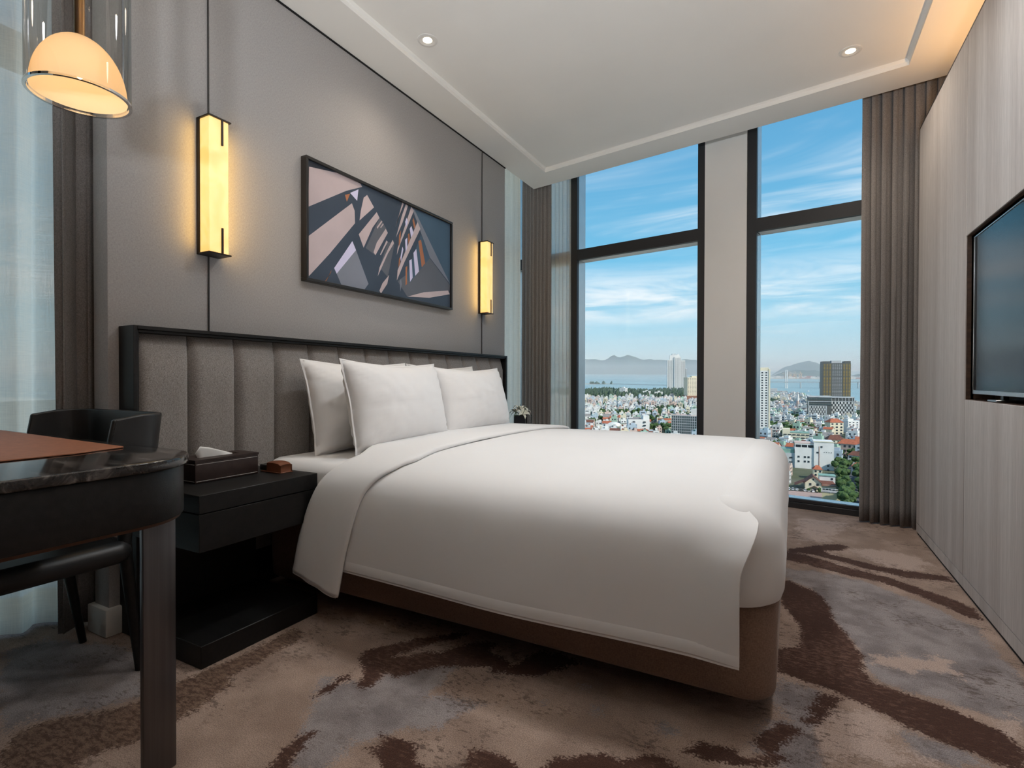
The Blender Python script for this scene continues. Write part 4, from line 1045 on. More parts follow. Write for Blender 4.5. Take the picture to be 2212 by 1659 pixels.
# tissue box, its long side along the wall
def tissue_box():
    x0, x1, y0, y1, z0, z1 = 0.185, 0.313, 1.088, 1.333, 0.5515, 0.634
    r = empty('tissue_box', ((x0 + x1) / 2, (y0 + y1) / 2, z0)); tag(r, 'dark brown leather tissue box with white stitching', 'tissue box')
    bbox('body', x0, x1, y0, y1, z0, z1 - 0.007, 'dark_brown_leather', r, bev=0.003)
    # lid with a slot: four strips around the opening
    lx0, lx1, ly0, ly1 = x0 - 0.0015, x1 + 0.0015, y0 - 0.0015, y1 + 0.0015; sx0, sx1, sy0, sy1 = x0 + 0.05, x1 - 0.05, y0 + 0.045, y1 - 0.045
    l = MB(); za, zb = z1 - 0.0075, z1
    for a in ((lx0, sx0, ly0, ly1), (sx1, lx1, ly0, ly1), (sx0, sx1, ly0, sy0), (sx0, sx1, sy1, ly1)): l.box(*a, za, zb)
    lid = link('lid', l.mesh('lid'), 'dark_brown_leather', r)
    bbox('slot', sx0, sx1, sy0, sy1, za - 0.004, za + 0.001, 'gap_black', lid, bev=0, local=True)
    st = MB()
    def dashes(p, q, n):
        p, q = Vector(p), Vector(q)
        for k in range(n):
            a = p.lerp(q, (k + 0.15) / n); c = p.lerp(q, (k + 0.75) / n)
            st.box(min(a.x, c.x) - 0.0006, max(a.x, c.x) + 0.0006, min(a.y, c.y) - 0.0006, max(a.y, c.y) + 0.0006, a.z - 0.0007, a.z + 0.0007)
    for z in (z0 + 0.007, z1 - 0.016):
        dashes((x1 + 0.0003, y0 + 0.004, z), (x1 + 0.0003, y1 - 0.004, z), 44); dashes((x0 + 0.004, y0 - 0.0003, z), (x1 - 0.004, y0 - 0.0003, z), 24)
    link('stitching', st.mesh('stitching'), 'white_stitch', r, kind='stuff')
    t = MB(); cx = (sx0 + sx1) / 2; rows = []
    for i in range(9):
        a = i / 8; row = []
        for j in range(7):
            c = j / 6
            top = 0.040 * (1 - abs(a - 0.12) / 0.88) if a > 0.12 else 0.040 * (a / 0.12) * 0.6 + 0.016
            row.append((cx + 0.006 * math.sin(5 * a) * c, sy0 + 0.004 + (sy1 - sy0) * 0.86 * a - 0.012 * c * (a < 0.2), z1 - 0.008 + (top + 0.008) * c))
        rows.append(row)
    t.grid(rows); o = link('tissue', t.mesh('tissue', smooth=60), 'tissue_paper', r)
    s = o.modifiers.new('thickness', 'SOLIDIFY'); s.thickness = 0.0012
tissue_box()

def remote_holder():
    r = empty('remote_holder', (0.345, 1.395, 0.5515)); tag(r, 'small tan leather remote control holder lying beside the tissue box', 'holder')
    x0, x1, y0, y1, z0 = 0.315, 0.398, 1.368, 1.420, 0.5515
    prof = []
    for k in range(13):
        t = k / 12; x = x0 + (x1 - x0) * t
        prof.append((x, 0.036 + 0.006 * math.sin(math.pi * (0.15 + 0.85 * t)) - (0.004 if t > 0.9 else 0)))
    rows = []
    for j, (y, s) in enumerate(((y0, 0.90), (y0 + 0.006, 1.0), ((y0 + y1) / 2, 1.04), (y1 - 0.006, 1.0), (y1, 0.90))):
        rows.append([(x, y, z0 + 0.003 + (zz - 0.003) * s) for x, zz in prof])
    m = MB(); m.grid(rows)
    for row in (rows[0], rows[-1]):
        m.grid([[(p[0], p[1], z0 + 0.003) for p in row], row])
    e0, e1 = [row[-1] for row in rows], [(row[-1][0] - 0.002, row[-1][1], z0 + 0.003) for row in rows]
    mid = [(p[0] - 0.006, p[1], (p[2] + z0) / 2) for p in e0]
    m.grid([e0, mid, e1])
    link('sleeve', m.mesh('sleeve', smooth=45), 'brown_leather', r)
    bbox('base_flap', x0 - 0.035, x1 + 0.003, y0 - 0.002, y1 + 0.002, z0, z0 + 0.003, 'brown_leather', r, bev=0.001, seg=1)
    rc = empty('remote_control', (0.30, 1.394, z0 + 0.003)); tag(rc, 'black remote control pushed into the tan leather holder', 'remote control')
    rb = bbox('body', 0.262, 0.375, y0 + 0.007, y1 - 0.007, z0 + 0.0032, z0 + 0.026, 'black_metal', rc, bev=0.004)
    for k in range(2): bbox('button', 0.270 + 0.014 * k, 0.279 + 0.014 * k, 1.389, 1.399, z0 + 0.0255, z0 + 0.0275, 'black_leather', rb, bev=0.001, seg=1, local=True)
remote_holder()

# ------------------------------------------------------------------ flowers on the far table
def flowers():
    zt = 0.5515; vx, vy = 0.275, 3.625
    v = empty('flower_vase', (vx, vy, zt), RAD(30)); tag(v, 'small square black vase holding white lilies', 'vase')
    m = MB(); m.box(-0.044, 0.044, -0.044, 0.044, 0, 0.088); link('pot', bevel_mesh(m.mesh('pot'), 0.003, 1), 'vase_black', v, local=True)
    l = bbox('soil', -0.038, 0.038, -0.038, 0.038, 0.085, 0.0895, 'leaf_green', v, bev=0, local=True)
    # one petal, shared by every bloom
    pm = MB(); rows = []
    for i in range(9):
        t = i / 8; wd = 0.012 * math.sin(math.pi * min(1, t * 0.92 + 0.06)) ** 0.8; row = []
        for j in range(5):
            s = -1 + 2 * j / 4
            row.append((0.066 * t - 0.010 * t ** 3, wd * s, 0.040 * math.sin(1.7 * t) - 0.026 * t ** 3 - 0.004 * (1 - s * s)))
        rows.append(row)
    pm.grid(rows); petal = pm.mesh('petal', smooth=80)
    lm = MB(); rows = []
    for i in range(9):
        t = i / 8; wd = 0.007 * math.sin(math.pi * min(1, t * 0.95 + 0.03)); rows.append([(0.10 * t - 0.02 * t * t, wd * s, 0.045 * math.sin(2.2 * t) - 0.055 * t * t) for s in (-1, 0, 1)])
    lm.grid(rows); leafm = lm.mesh('leaf', smooth=80)
    for i, (dx, dy, dz, tilt, az) in enumerate(((0.020, 0.030, 0.115, 0.35, 20), (-0.015, -0.022, 0.112, 0.5, 190), (0.032, -0.010, 0.095, 0.75, -40), (-0.004, 0.050, 0.094, 0.85, 85), (0.0, 0.005, 0.128, 0.05, 0))):
        f = empty('lily', (vx + dx, vy + dy, zt + dz), RAD(az)); tag(f, ('white lily leaning towards the glass in the black vase', 'white lily bent towards the headboard in the black vase', 'white lily drooping to the front of the black vase', 'white lily drooping past the rim towards the window', 'white lily standing tallest in the black vase')[i], 'flower', 'white lilies')
        f.rotation_euler = (0, tilt, RAD(az))
        for k in range(6):
            o = link('petal', petal, 'petal_white', f, local=True); o.rotation_euler = (0, (-0.15 if k % 2 else 0.05), RAD(60 * k)); o.scale = (1.0, 1.15 if k % 2 else 0.9, 1)
        s = MB(); s.tube((0, 0, 0.004), (0.003, 0, 0.045), 0.0016, 0.0022, 6); link('stamen', s.mesh('stamen'), 'leaf_green', f, local=True)
        st = MB(); st.tube((0, 0, 0.004), (-dx * 0.4, -dy * 0.4, -dz + 0.088), 0.002, 0.0018, 6); link('stem', st.mesh('stem'), 'leaf_green', f, local=True)
    for k, az in enumerate((200, 235, 170, 15)):
        o = link('leaf', leafm, 'leaf_green', v, local=True); o.location = (0, 0, 0.088); o.rotation_euler = (0, 0, RAD(az))
    g = empty('drinking_glass', (0.315, 3.705, zt)); tag(g, 'clear drinking glass beside the black vase', 'glass')
    n = 20; ring = lambda r_, z: [(r_ * math.cos(2 * math.pi * k / n), r_ * math.sin(2 * math.pi * k / n), z) for k in range(n)]
    c = MB(); c.grid([ring(0.022, 0.0), ring(0.024, 0.09), ring(0.0225, 0.09), ring(0.0205, 0.006)], True); c.poly(list(reversed(ring(0.022, 0)))); c.poly(ring(0.0205, 0.006))
    link('tumbler', c.mesh('tumbler', smooth=40), 'clear_glass', g, local=True)
flowers()

# ------------------------------------------------------------------ framed picture
def picture():
    y0, y1, z0, z1 = 1.797, 3.055, 1.404, 2.019
    r = empty('framed_picture', (0.0, (y0 + y1) / 2, z0)); tag(r, 'abstract geometric print in slate, mauve and brown in a thin black frame', 'picture')
    t = 0.015
    for a in ((y0, y1, z1 - t, z1), (y0, y1, z0, z0 + t), (y0, y0 + t, z0 + t, z1 - t), (y1 - t, y1, z0 + t, z1 - t)):
        bbox('frame', 0.0, 0.040, *a, 'black_metal', r, bev=0.0015, seg=1)
    cols = {'bg': (47, 55, 66), 'm': (150, 137, 138), 'l': (164, 160, 182), 'o': (132, 86, 60), 'g': (98, 101, 110), 'n': (74, 76, 82), 't': (54, 71, 86), 'd': (36, 39, 46)}
    keys = list(cols)
    for k in keys:
        c = lin(*cols[k]); mat('art_' + k, tuple(min(1, v * 1.9) for v in c), 0.45, spec=0.35, vary=0.10, vscale=(3, 3, 3))
    m = MB(); m.quad((0.026, y0 + t, z0 + t), (0.026, y1 - t, z0 + t), (0.026, y1 - t, z1 - t), (0.026, y0 + t, z1 - t), 0)
    for i, (k, pts) in enumerate(ART):
        x = 0.0261 + i * 0.00003
        P = [(min(max(y, y0 + t), y1 - t), min(max(z, z0 + t), z1 - t)) for y, z in pts]
        A = sum(P[j][0] * P[(j + 1) % len(P)][1] - P[(j + 1) % len(P)][0] * P[j][1] for j in range(len(P)))
        if A < 0: P = P[::-1]
        m.poly([(x, y, z) for y, z in P], keys.index(k))
    link('print', m.mesh('print'), ['art_' + k for k in keys], r)
    bbox('backing', 0.002, 0.024, y0 + 0.004, y1 - 0.004, z0 + 0.004, z1 - 0.004, 'black_metal', r, bev=0)
picture()

# ------------------------------------------------------------------ wall sconces
def sconce():
    r = empty('wall_sconce', (0, 0, 0)); hw = 0.0485; z0, z1 = 1.427, 1.983
    bbox('back_plate', 0.0, 0.016, -hw, hw, z0, z1, 'bronze_metal', r, bev=0.001, seg=1, local=True)
    bbox('end_cap', 0.0, 0.084, -hw, hw + 0.0, z1 - 0.006, z1, 'bronze_metal', r, bev=0.001, seg=1, local=True)
    bbox('end_cap', 0.0, 0.084, -hw, hw + 0.0, z0, z0 + 0.006, 'bronze_metal', r, bev=0.001, seg=1, local=True)
    sh = bbox('alabaster_shade', 0.016, 0.078, -hw + 0.005, hw - 0.009, z0 + 0.006, z1 - 0.006, 'alabaster', r, bev=0.002, seg=1, local=True)
    for a, c in ((z1 - 0.11, z1 - 0.006), (z0 + 0.006, z0 + 0.11)):
        bbox('clip', 0.078, 0.084, 0.006, 0.014, a, c, 'bronze_metal', sh, bev=0.0008, seg=1, local=True)
    for a, c in ((z1, ZC - 0.012), (1.109, z0)):
        m = MB(); m.tube((0.004, 0, a), (0.004, 0, c), 0.0032, n=10); link('cord', m.mesh('cord', smooth=40), 'black_metal', r, local=True)
    for sg in (-1, 1):
        ld = bpy.data.lights.new('sconce_glow', 'AREA'); ld.shape = 'RECTANGLE'; ld.size = 0.05; ld.size_y = 0.5; ld.energy = SGLOW; ld.color = (1.0, 0.60, 0.16)
        lo = bpy.data.objects.new('sconce_glow', ld); COL.objects.link(lo); lo.parent = r; lo.location = (0.048, sg * (hw - 0.002 if sg > 0 else hw), (z0 + z1) / 2); lo.rotation_euler = (0, 0, 0)
        lo.rotation_euler = Vector((0, sg, 0)).to_track_quat('-Z', 'Z').to_euler()
    return r
sc1 = sconce(); sc1.matrix_world = Matrix.Translation((0, 1.3305, 0)); tag(sc1, 'glowing alabaster wall sconce on a black cord, nearest the pendant lamp', 'wall lamp', 'pair of alabaster wall sconces')
sc2 = copy_tree(sc1); sc2.matrix_world = Matrix.Translation((0, 3.5045, 0)); tag(sc2, 'glowing alabaster wall sconce on a black cord, nearest the window curtain', 'wall lamp', 'pair of alabaster wall sconces')

# ------------------------------------------------------------------ pendant lamp
def pendant():
    c = Vector((0.584, 0.646, 0)); R = 0.104; U = Vector((rgt.x, rgt.y, 0)); V = Vector((fwd.x, fwd.y, 0)).normalized()
    r = empty('pendant_lamp', (c.x, c.y, 1.60)); tag(r, 'pendant lamp with a smoked glass cylinder around an opal dome', 'pendant lamp')
    n = 64
    def rim(a, rad):
        u, v = rad * math.cos(a), rad * math.sin(a)
        return u, v, 1.617
    def ring(rad, f):
        out = []
        for k in range(n):
            a = 2 * math.pi * k / n; u, v, z = rim(a, rad); q = c + U * u + V * v; out.append((q.x, q.y, f(z)))
        return out
    ztop = 2.32
    g = MB(); g.grid([ring(R, lambda z: z), ring(R, lambda z: ztop)], True); gc = link('glass_cylinder', g.mesh('glass_cylinder', smooth=40), 'smoked_glass', r)
    lip = MB(); lip.grid([ring(R + 0.0015, lambda z: z + 0.004), ring(R + 0.002, lambda z: z - 0.002), ring(R - 0.005, lambda z: z - 0.002), ring(R - 0.006, lambda z: z + 0.003)], True)
    link('glass_rim', lip.mesh('glass_rim', smooth=60), 'clear_glass', gc, local=True)
    d = MB(); rows = []
    for i in range(15):
        t = i / 14 * 0.97; rad = (R - 0.008) * math.cos(t * math.pi / 2); row = []
        for k in range(n):
            a = 2 * math.pi * k / n; u, v, z = rim(a, rad); q = c + U * u + V * v; row.append((q.x, q.y, z + 0.006 + 0.142 * math.sin(t * math.pi / 2)))
        rows.append(row)
    d.grid(rows, True); link('opal_dome', d.mesh('opal_dome', smooth=80), 'opal_glass', r)
    b = MB(); br = []
    for i in range(11):
        t = i / 10; rad = 0.027 * math.sin(math.pi * (0.08 + 0.92 * t)) ; z = 1.735 - 0.075 * t
        br.append([(c.x + rad * math.cos(2 * math.pi * k / 20), c.y + rad * math.sin(2 * math.pi * k / 20), z) for k in range(20)])
    b.grid(br, True)
    mat('bulb_glow', (1, 0.9, 0.7), 0.3, emit=(1.0, 0.74, 0.40), estr=BULB); link('bulb', b.mesh('bulb', smooth=80), 'bulb_glow', r)
    s = MB(); s.tube((c.x, c.y, 1.73), (c.x, c.y, 2.30), 0.011, n=16); link('stem', s.mesh('stem', smooth=40), 'brass', r)
    p = MB(); p.tube((c.x, c.y, ztop - 0.03), (c.x, c.y, ztop), R + 0.002, n=48); link('cap', p.mesh('cap', smooth=40), 'brass', r)
    s = MB(); s.tube((c.x, c.y, ztop), (c.x, c.y, ZT), 0.004, n=10); link('cord', s.mesh('cord', smooth=40), 'black_metal', r)
    s = MB(); s.tube((c.x, c.y, ZT - 0.022), (c.x, c.y, ZT), 0.055, n=32); link('ceiling_rose', s.mesh('ceiling_rose', smooth=40), 'brass', r)
    ld = bpy.data.lights.new('pendant_glow', 'POINT'); ld.energy = PEND; ld.color = (1.0, 0.66, 0.34); ld.shadow_soft_size = 0.03
    lo = bpy.data.objects.new('pendant_glow', ld); COL.objects.link(lo); lo.location = (c.x, c.y, 1.64)
pendant()

# ------------------------------------------------------------------ desk
def desk():
    r = empty('desk', (0.34, 0.45, 0)); tag(r, 'desk with rounded corner, dark veined marble top and black apron', 'desk')
    x0, x1, y0, y1, rc = -0.24, 0.938, 0.02, 0.77, 0.16
    def outline(ins):
        a = [(x0 + ins, y0 + ins)]
        rr = rc - ins
        for cx, cy, a0 in ((x1 - rc, y0 + rc, -90), (x1 - rc, y1 - rc, 0)):
            for k in range(15): t = RAD(a0 + 90 * k / 14); a.append((cx + rr * math.cos(t), cy + rr * math.sin(t)))
        a.append((x0 + ins, y1 - ins)); return a
    m = MB(); m.prism(outline(0), 0.718, 0.741); link('marble_top', bevel_mesh(m.mesh('marble_top'), 0.004, 3), 'dark_marble', r)
    m = MB(); m.prism(outline(0.010), 0.603, 0.7175); link('apron', bevel_mesh(m.mesh('apron'), 0.003, 2), 'black_wood', r)
    m = MB(); m.prism(outline(0.016), 0.596, 0.603); link('lower_edge', m.mesh('lower_edge', smooth=40), 'copper_edge', r)
    for lx, ly in ((0.842, 0.646), (0.842, 0.09), (-0.22, 0.09), (-0.22, 0.646)):
        bbox('leg', lx, lx + 0.018, ly, ly + 0.072, 0.0, 0.598, 'gunmetal', r, bev=0.004)
desk()
pad = empty('desk_pad', (0.2, 0.5, 0.7415)); tag(pad, 'tan leather desk pad lying on the marble desk', 'desk pad')
m = MB(); m.prism([(-0.215, 0.15), (0.665, 0.15), (0.665, 0.60), (0.630, 0.717), (-0.215, 0.745)], 0.7415, 0.7455)
me = m.mesh('mat'); link('mat', bevel_mesh(me, 0.0012, 1), 'tan_leather', pad)

# ------------------------------------------------------------------ chair
def chair():
    cx, rear = 0.15, 0.925
    r = empty('desk_chair', (cx, 0.66, 0)); tag(r, 'black leather desk chair with a low wraparound back', 'chair')
    link('seat', rounded_block(cx - 0.25, cx + 0.25, 0.41, 0.865, 0.366, 0.432, 0.05, 0.030, nz=8).mesh('seat', smooth=60), 'black_leather', r)
    # wraparound back: a U in plan
    path = []
    hw, fr, rad = 0.25, 0.745, 0.085
    for k in range(5): path.append((cx - hw, fr + (rear - rad - fr) * k / 4))
    for k in range(1, 8): a = RAD(180 - 90 * k / 7); path.append((cx - hw + rad + rad * math.cos(a), rear - rad + rad * math.sin(a)))
    for k in range(1, 8): path.append((cx - hw + rad + (2 * hw - 2 * rad) * k / 8, rear + 0.0))
    for k in range(8): a = RAD(90 - 90 * k / 7); path.append((cx + hw - rad + rad * math.cos(a), rear - rad + rad * math.sin(a)))
    for k in range(1, 5): path.append((cx + hw, rear - rad + (fr - rear + rad) * k / 4))
    n = len(path); zs = [0.52, 0.56, 0.62, 0.68, 0.74, 0.78, 0.806, 0.812]
    rows = []
    for j, z in enumerate(zs):
        t = (z - zs[0]) / (zs[-1] - zs[0]); row = []
        for k, (x, y) in enumerate(path):
            e = min(k, n - 1 - k) / 4.0
            lean = 0.028 * t
            dy = lean; dx = (x - cx) * 0.05 * t
            zz = z - (0.012 * (1 - min(1, e)) * t)
            if e < 1: dy += (1 - e) * 0.022 * (t - 0.2)
            row.append((x + dx, y + dy, zz))
        rows.append(row)
    m = MB(); m.grid(rows); o = back = link('backrest', m.mesh('backrest', smooth=70), 'black_leather', r)
    s = o.modifiers.new('thickness', 'SOLIDIFY'); s.thickness = 0.016; s.offset = 0
    s = o.modifiers.new('round', 'BEVEL'); s.width = 0.005; s.segments = 2; s.limit_method = 'ANGLE'
    st = MB()
    def dash_row(P):
        for i in range(len(P) - 1):
            a, c = Vector(P[i]), Vector(P[i + 1]); q = max(1, int((c - a).length / 0.009))
            for k in range(q): st.tube(a.lerp(c, (k + 0.15) / q), a.lerp(c, (k + 0.75) / q), 0.0012, n=4)
    for col in (0, n - 1, 8, n - 9):
        off = Vector((0.0095 if col > n // 2 else -0.0095, 0, 0))
        dash_row([tuple(Vector(rows[j][col]) + off + Vector((0, 0.008 if col in (0, n - 1) else 0, 0))) for j in range(len(zs))])
    link('stitching', st.mesh('stitching'), 'black_stitch', back, local=True, kind='stuff')
    for sx in (-1, 1):
        q = MB(); q.tube((cx + sx * 0.20, 0.865, 0.60), (cx + sx * 0.21, 0.845, 0.42), 0.016, 0.019, 14); q.tube((cx + sx * 0.21, 0.845, 0.42), (cx + sx * 0.18, 0.90, 0.0), 0.019, 0.011, 14)
        link('leg', q.mesh('leg', smooth=40), 'black_wood', r)
        q = MB(); q.tube((cx + sx * 0.195, 0.455, 0.405), (cx + sx * 0.19, 0.425, 0.0), 0.019, 0.011, 14); link('leg', q.mesh('leg', smooth=40), 'black_wood', r)
chair()
# ================================================================== the town and bay below
GS, G0 = 0.01855, CAM.z - 86.0
FHX, FHY = -math.sin(YAW), math.cos(YAW)
def gz(x, y): return G0 + GS * ((x - CAM.x) * FHX + (y - CAM.y) * FHY)

mat('facade_white', (0.74, 0.74, 0.72), 0.8, vary=0.05, vscale=(0.2, 0.2, 0.2))
mat('facade_pale_grey', (0.50, 0.52, 0.53), 0.8, vary=0.06, vscale=(0.2, 0.2, 0.2))
mat('facade_cream', (0.72, 0.66, 0.50), 0.8, vary=0.05, vscale=(0.2, 0.2, 0.2))
mat('facade_yellow', (0.66, 0.58, 0.36), 0.8, vary=0.05, vscale=(0.2, 0.2, 0.2))
mat('facade_green', (0.36, 0.52, 0.42), 0.8, vary=0.08, vscale=(0.2, 0.2, 0.2))
mat('facade_blue', (0.42, 0.52, 0.60), 0.8, vary=0.08, vscale=(0.2, 0.2, 0.2))
mat('facade_pink', (0.60, 0.46, 0.40), 0.8, vary=0.06, vscale=(0.2, 0.2, 0.2))
mat('facade_dark', (0.10, 0.105, 0.10), 0.5)
mat('facade_brown', (0.26, 0.12, 0.075), 0.8)
mat('facade_gold', (0.36, 0.25, 0.05), 0.5)
mat('town_window', (0.045, 0.055, 0.065), 0.25)
mat('town_glass', (0.07, 0.10, 0.10), 0.12, spec=0.8)
mat('roof_rust', (0.40, 0.12, 0.06), 0.8, vary=0.2, vscale=(0.5, 0.5, 0.5))
mat('roof_brown', (0.15, 0.06, 0.04), 0.8, vary=0.2, vscale=(0.5, 0.5, 0.5))
mat('roof_grey', (0.24, 0.23, 0.22), 0.9, vary=0.2, vscale=(0.3, 0.3, 0.3))
mat('roof_teal', (0.22, 0.37, 0.31), 0.7, vary=0.15, vscale=(0.3, 0.3, 0.3))
mat('roof_white', (0.70, 0.70, 0.66), 0.7, vary=0.08, vscale=(0.3, 0.3, 0.3))
mat('paving_pink', (0.42, 0.30, 0.26), 0.9, vary=0.1, vscale=(0.5, 0.5, 0.5))
mat('asphalt', (0.10, 0.10, 0.10), 0.9, vary=0.3, vscale=(0.05, 0.05, 0.05))
mat('town_ground', (0.20, 0.19, 0.16), 0.95, col2=(0.06, 0.08, 0.03), vscale=(0.02, 0.02, 0.02), detail=5)
mat('tree_leaves', (0.060, 0.115, 0.022), 0.8, col2=(0.018, 0.045, 0.012), vscale=(0.45, 0.45, 0.45), detail=6)
mat('forest_leaves', (0.055, 0.10, 0.035), 0.8, col2=(0.018, 0.04, 0.018), vscale=(0.12, 0.12, 0.12), detail=6)
mat('tree_bark', (0.08, 0.06, 0.04), 0.9)
mat('hill_green', (0.055, 0.085, 0.050), 0.95, col2=(0.03, 0.05, 0.03), vscale=(0.002, 0.002, 0.002), detail=6)
mat('sand', (0.55, 0.45, 0.28), 0.9)
mat('crane_orange', (0.60, 0.35, 0.10), 0.6)
def sea_mat():
    m = bpy.data.materials.new('sea_water'); m.use_nodes = True; MATS['sea_water'] = m
    nt = m.node_tree; N, Lk = nt.nodes.new, nt.links.new; p = nt.nodes['Principled BSDF']
    p.inputs['Base Color'].default_value = (0.2, 0.38, 0.44, 1); p.inputs['Roughness'].default_value = 0.30
    tc = N('ShaderNodeTexCoord'); mp = N('ShaderNodeMapping'); mp.inputs['Scale'].default_value = (0.0006, 0.0022, 0.001); mp.inputs['Rotation'].default_value = (0, 0, RAD(28))
    Lk(tc.outputs['Object'], mp.inputs[0]); n = N('ShaderNodeTexNoise'); n.inputs['Scale'].default_value = 1.0; n.inputs['Detail'].default_value = 5; Lk(mp.outputs[0], n.inputs['Vector'])
    r = N('ShaderNodeValToRGB'); r.color_ramp.elements[0].position = 0.40; r.color_ramp.elements[1].position = 0.62
    r.color_ramp.elements[0].color = (0.15, 0.32, 0.37, 1); r.color_ramp.elements[1].color = (0.28, 0.46, 0.50, 1)
    Lk(n.outputs['Fac'], r.inputs[0]); Lk(r.outputs[0], p.inputs['Base Color'])
    n2 = N('ShaderNodeTexNoise'); n2.inputs['Scale'].default_value = 0.05; n2.inputs['Detail'].default_value = 4; Lk(tc.outputs['Object'], n2.inputs['Vector'])
    bp = N('ShaderNodeBump'); bp.inputs['Strength'].default_value = 0.25; bp.inputs['Distance'].default_value = 2.0; Lk(n2.outputs['Fac'], bp.inputs['Height']); Lk(bp.outputs[0], p.inputs['Normal'])
sea_mat()

def slab(name, pts, top, m, label, depth=3.0):
    b = MB(); n = len(pts)
    T = [(x, y, gz(x, y) + top) for x, y in pts]; Bt = [(x, y, z - depth) for x, y, z in T]
    b.poly(T)
    for i in range(n): j = (i + 1) % n; b.quad(Bt[i], Bt[j], T[j], T[i])
    o = link(name, b.mesh(name), m, kind='structure'); tag(o, label, kind='structure'); return o
COAST = [(-1800, 1350), (-1100, 1750), (-754, 1975), (-443, 2175), (-250, 2280), (-60, 2230), (-15, 2080), (40, 1900), (88, 1640), (135, 1500), (300, 1360), (900, 900)]
slab('ground_town', [(-1800, 60), (900, 60)] + COAST[::-1], 0.0, 'town_ground', 'low-lying town ground between the hotel and the bay')
slab('sea_bay', [(-26000, 700), (26000, 700), (26000, 42000), (-26000, 42000)], -1.5, 'sea_water', 'calm pale blue bay behind the town', 1.0)
slab('land_sandspit', [(-1500, 2820), (-1150, 2960), (-1000, 3060), (-940, 3110), (-1000, 3112), (-1180, 3010), (-1520, 2900)], 0.0, 'sand', 'thin sandy spit with trees out in the bay')
slab('land_breakwater', [(-960, 3100), (-620, 2985), (-330, 2930), (-330, 2938), (-620, 2994), (-960, 3108)], 0.5, 'roof_grey', 'thin dark breakwater running out from the sandy spit')
slab('road_avenue', [(28, 300), (44, 300), (56, 640), (62, 900), (55, 900), (46, 640)], 0.15, 'asphalt', 'tree-lined avenue running away from the hotel')

# ------------------------------------------------------------------ hills across the bay
def ridge(name, label, table, r0, r1, base, seed, rough):
    b = MB(); az0, az1 = table[0][0], table[-1][0]; na, nr = 90, 14; rows = []
    for j in range(nr + 1):
        v = j / nr; rr = r0 + (r1 - r0) * v; row = []
        for i in range(na + 1):
            a = az0 + (az1 - az0) * i / na; h_ = float(np.interp(a, [t[0] for t in table], [t[1] for t in table]))
            prof = math.sin(math.pi * min(1.0, v * 0.95 + 0.0)) ** 0.9
            nz_ = 1 + rough * mnoise.fractal(Vector((a * 0.9 + seed, v * 2.2, seed)), 0.9, 2.1, 4)
            x = CAM.x + rr * math.sin(RAD(a)); y = CAM.y + rr * math.cos(RAD(a))
            row.append((x, y, gz(x, y) - base + (h_ + base) * prof * (nz_ if 0 < v < 1 else 1)))
        rows.append(row)
    b.grid(rows); o = link(name, b.mesh(name, smooth=80), 'hill_green', kind='structure'); tag(o, label, kind='structure')
H = lambda y, r: max(0.0, (799.0 - y)) / 1132.3 * r + 88.0 * (y < 798.5)
ridge('hills_distant', 'long blue-grey mountain ridge across the bay', [(a, H(y, 11500) * 1.02) for a, y in ((-34, 775), (-29, 765), (-25, 770), (-22.5, 764), (-21.15, 769), (-20.1, 778), (-19, 779.5), (-17.9, 778), (-17.05, 772.5), (-16.2, 771), (-15.7, 770.5), (-14.8, 774.5), (-14.3, 777), (-13.3, 779), (-11.6, 781.5), (-9.9, 780), (-8.8, 779.6), (-7, 786), (-5, 795), (-4, 799), (-3, 799))], 9800, 13200, 8, 3.1, 0.16)
ridge('hill_far', 'pale rounded hill beyond the harbour', [(a, H(y, 8600) * 1.03) for a, y in ((-1.9, 799), (-0.85, 796), (0.4, 787), (1.3, 783), (2.0, 786), (2.5, 792), (3.4, 798), (3.8, 799))], 8000, 9400, 4, 7.7, 0.08)
ridge('hill_near', 'low wooded headland behind the harbour cranes', [(a, h_) for a, h_ in ((-2.4, 0), (-1.6, 38), (-0.8, 62), (0.5, 84), (1.6, 78), (2.5, 70), (3.2, 40), (4.4, 14), (5.2, 42), (6.5, 66), (9, 60), (12, 20))], 6250, 7000, 3, 5.2, 0.18)

# ------------------------------------------------------------------ buildings
def bldg(name, label, x, y, rz=0.0, cat='building', group=None):
    r = empty(name, (x, y, gz(x, y) - 1.0), RAD(rz)); tag(r, label, cat, group); return r
def part(r, name, m, *boxes, kind=None):
    b = MB()
    for q in boxes: b.box(*q)
    o = link(name, b.mesh(name), m, r, local=True)
    if kind: o['kind'] = kind
    return o
def win_grid(r, name, m, w, d, z0, z1, nf, nb, nbs=0, fw=0.6, fh=0.55, x0=None, x1=None, proud=0.12, y=None):
    """rows of window panels standing slightly proud on the front (-y) and right (+x) faces"""
    b = MB(); xa, xb = (-w / 2, w / 2) if x0 is None else (x0, x1); yf = -d / 2 if y is None else y
    fl = (z1 - z0) / nf
    for k in range(nf):
        za = z0 + fl * (k + 0.5 - fh / 2); zb = za + fl * fh
        bw = (xb - xa) / nb
        for i in range(nb):
            c = xa + bw * (i + 0.5); b.box(c - bw * fw / 2, c + bw * fw / 2, yf - proud, yf + 0.05, za, zb)
        for i in range(nbs):
            bs = d / nbs; c = -d / 2 + bs * (i + 0.5); b.box(xb - 0.05, xb + proud, c - bs * fw / 2, c + bs * fw / 2, za, zb)
    o = link(name, b.mesh(name), m, r, local=True); o['kind'] = 'stuff'; return o

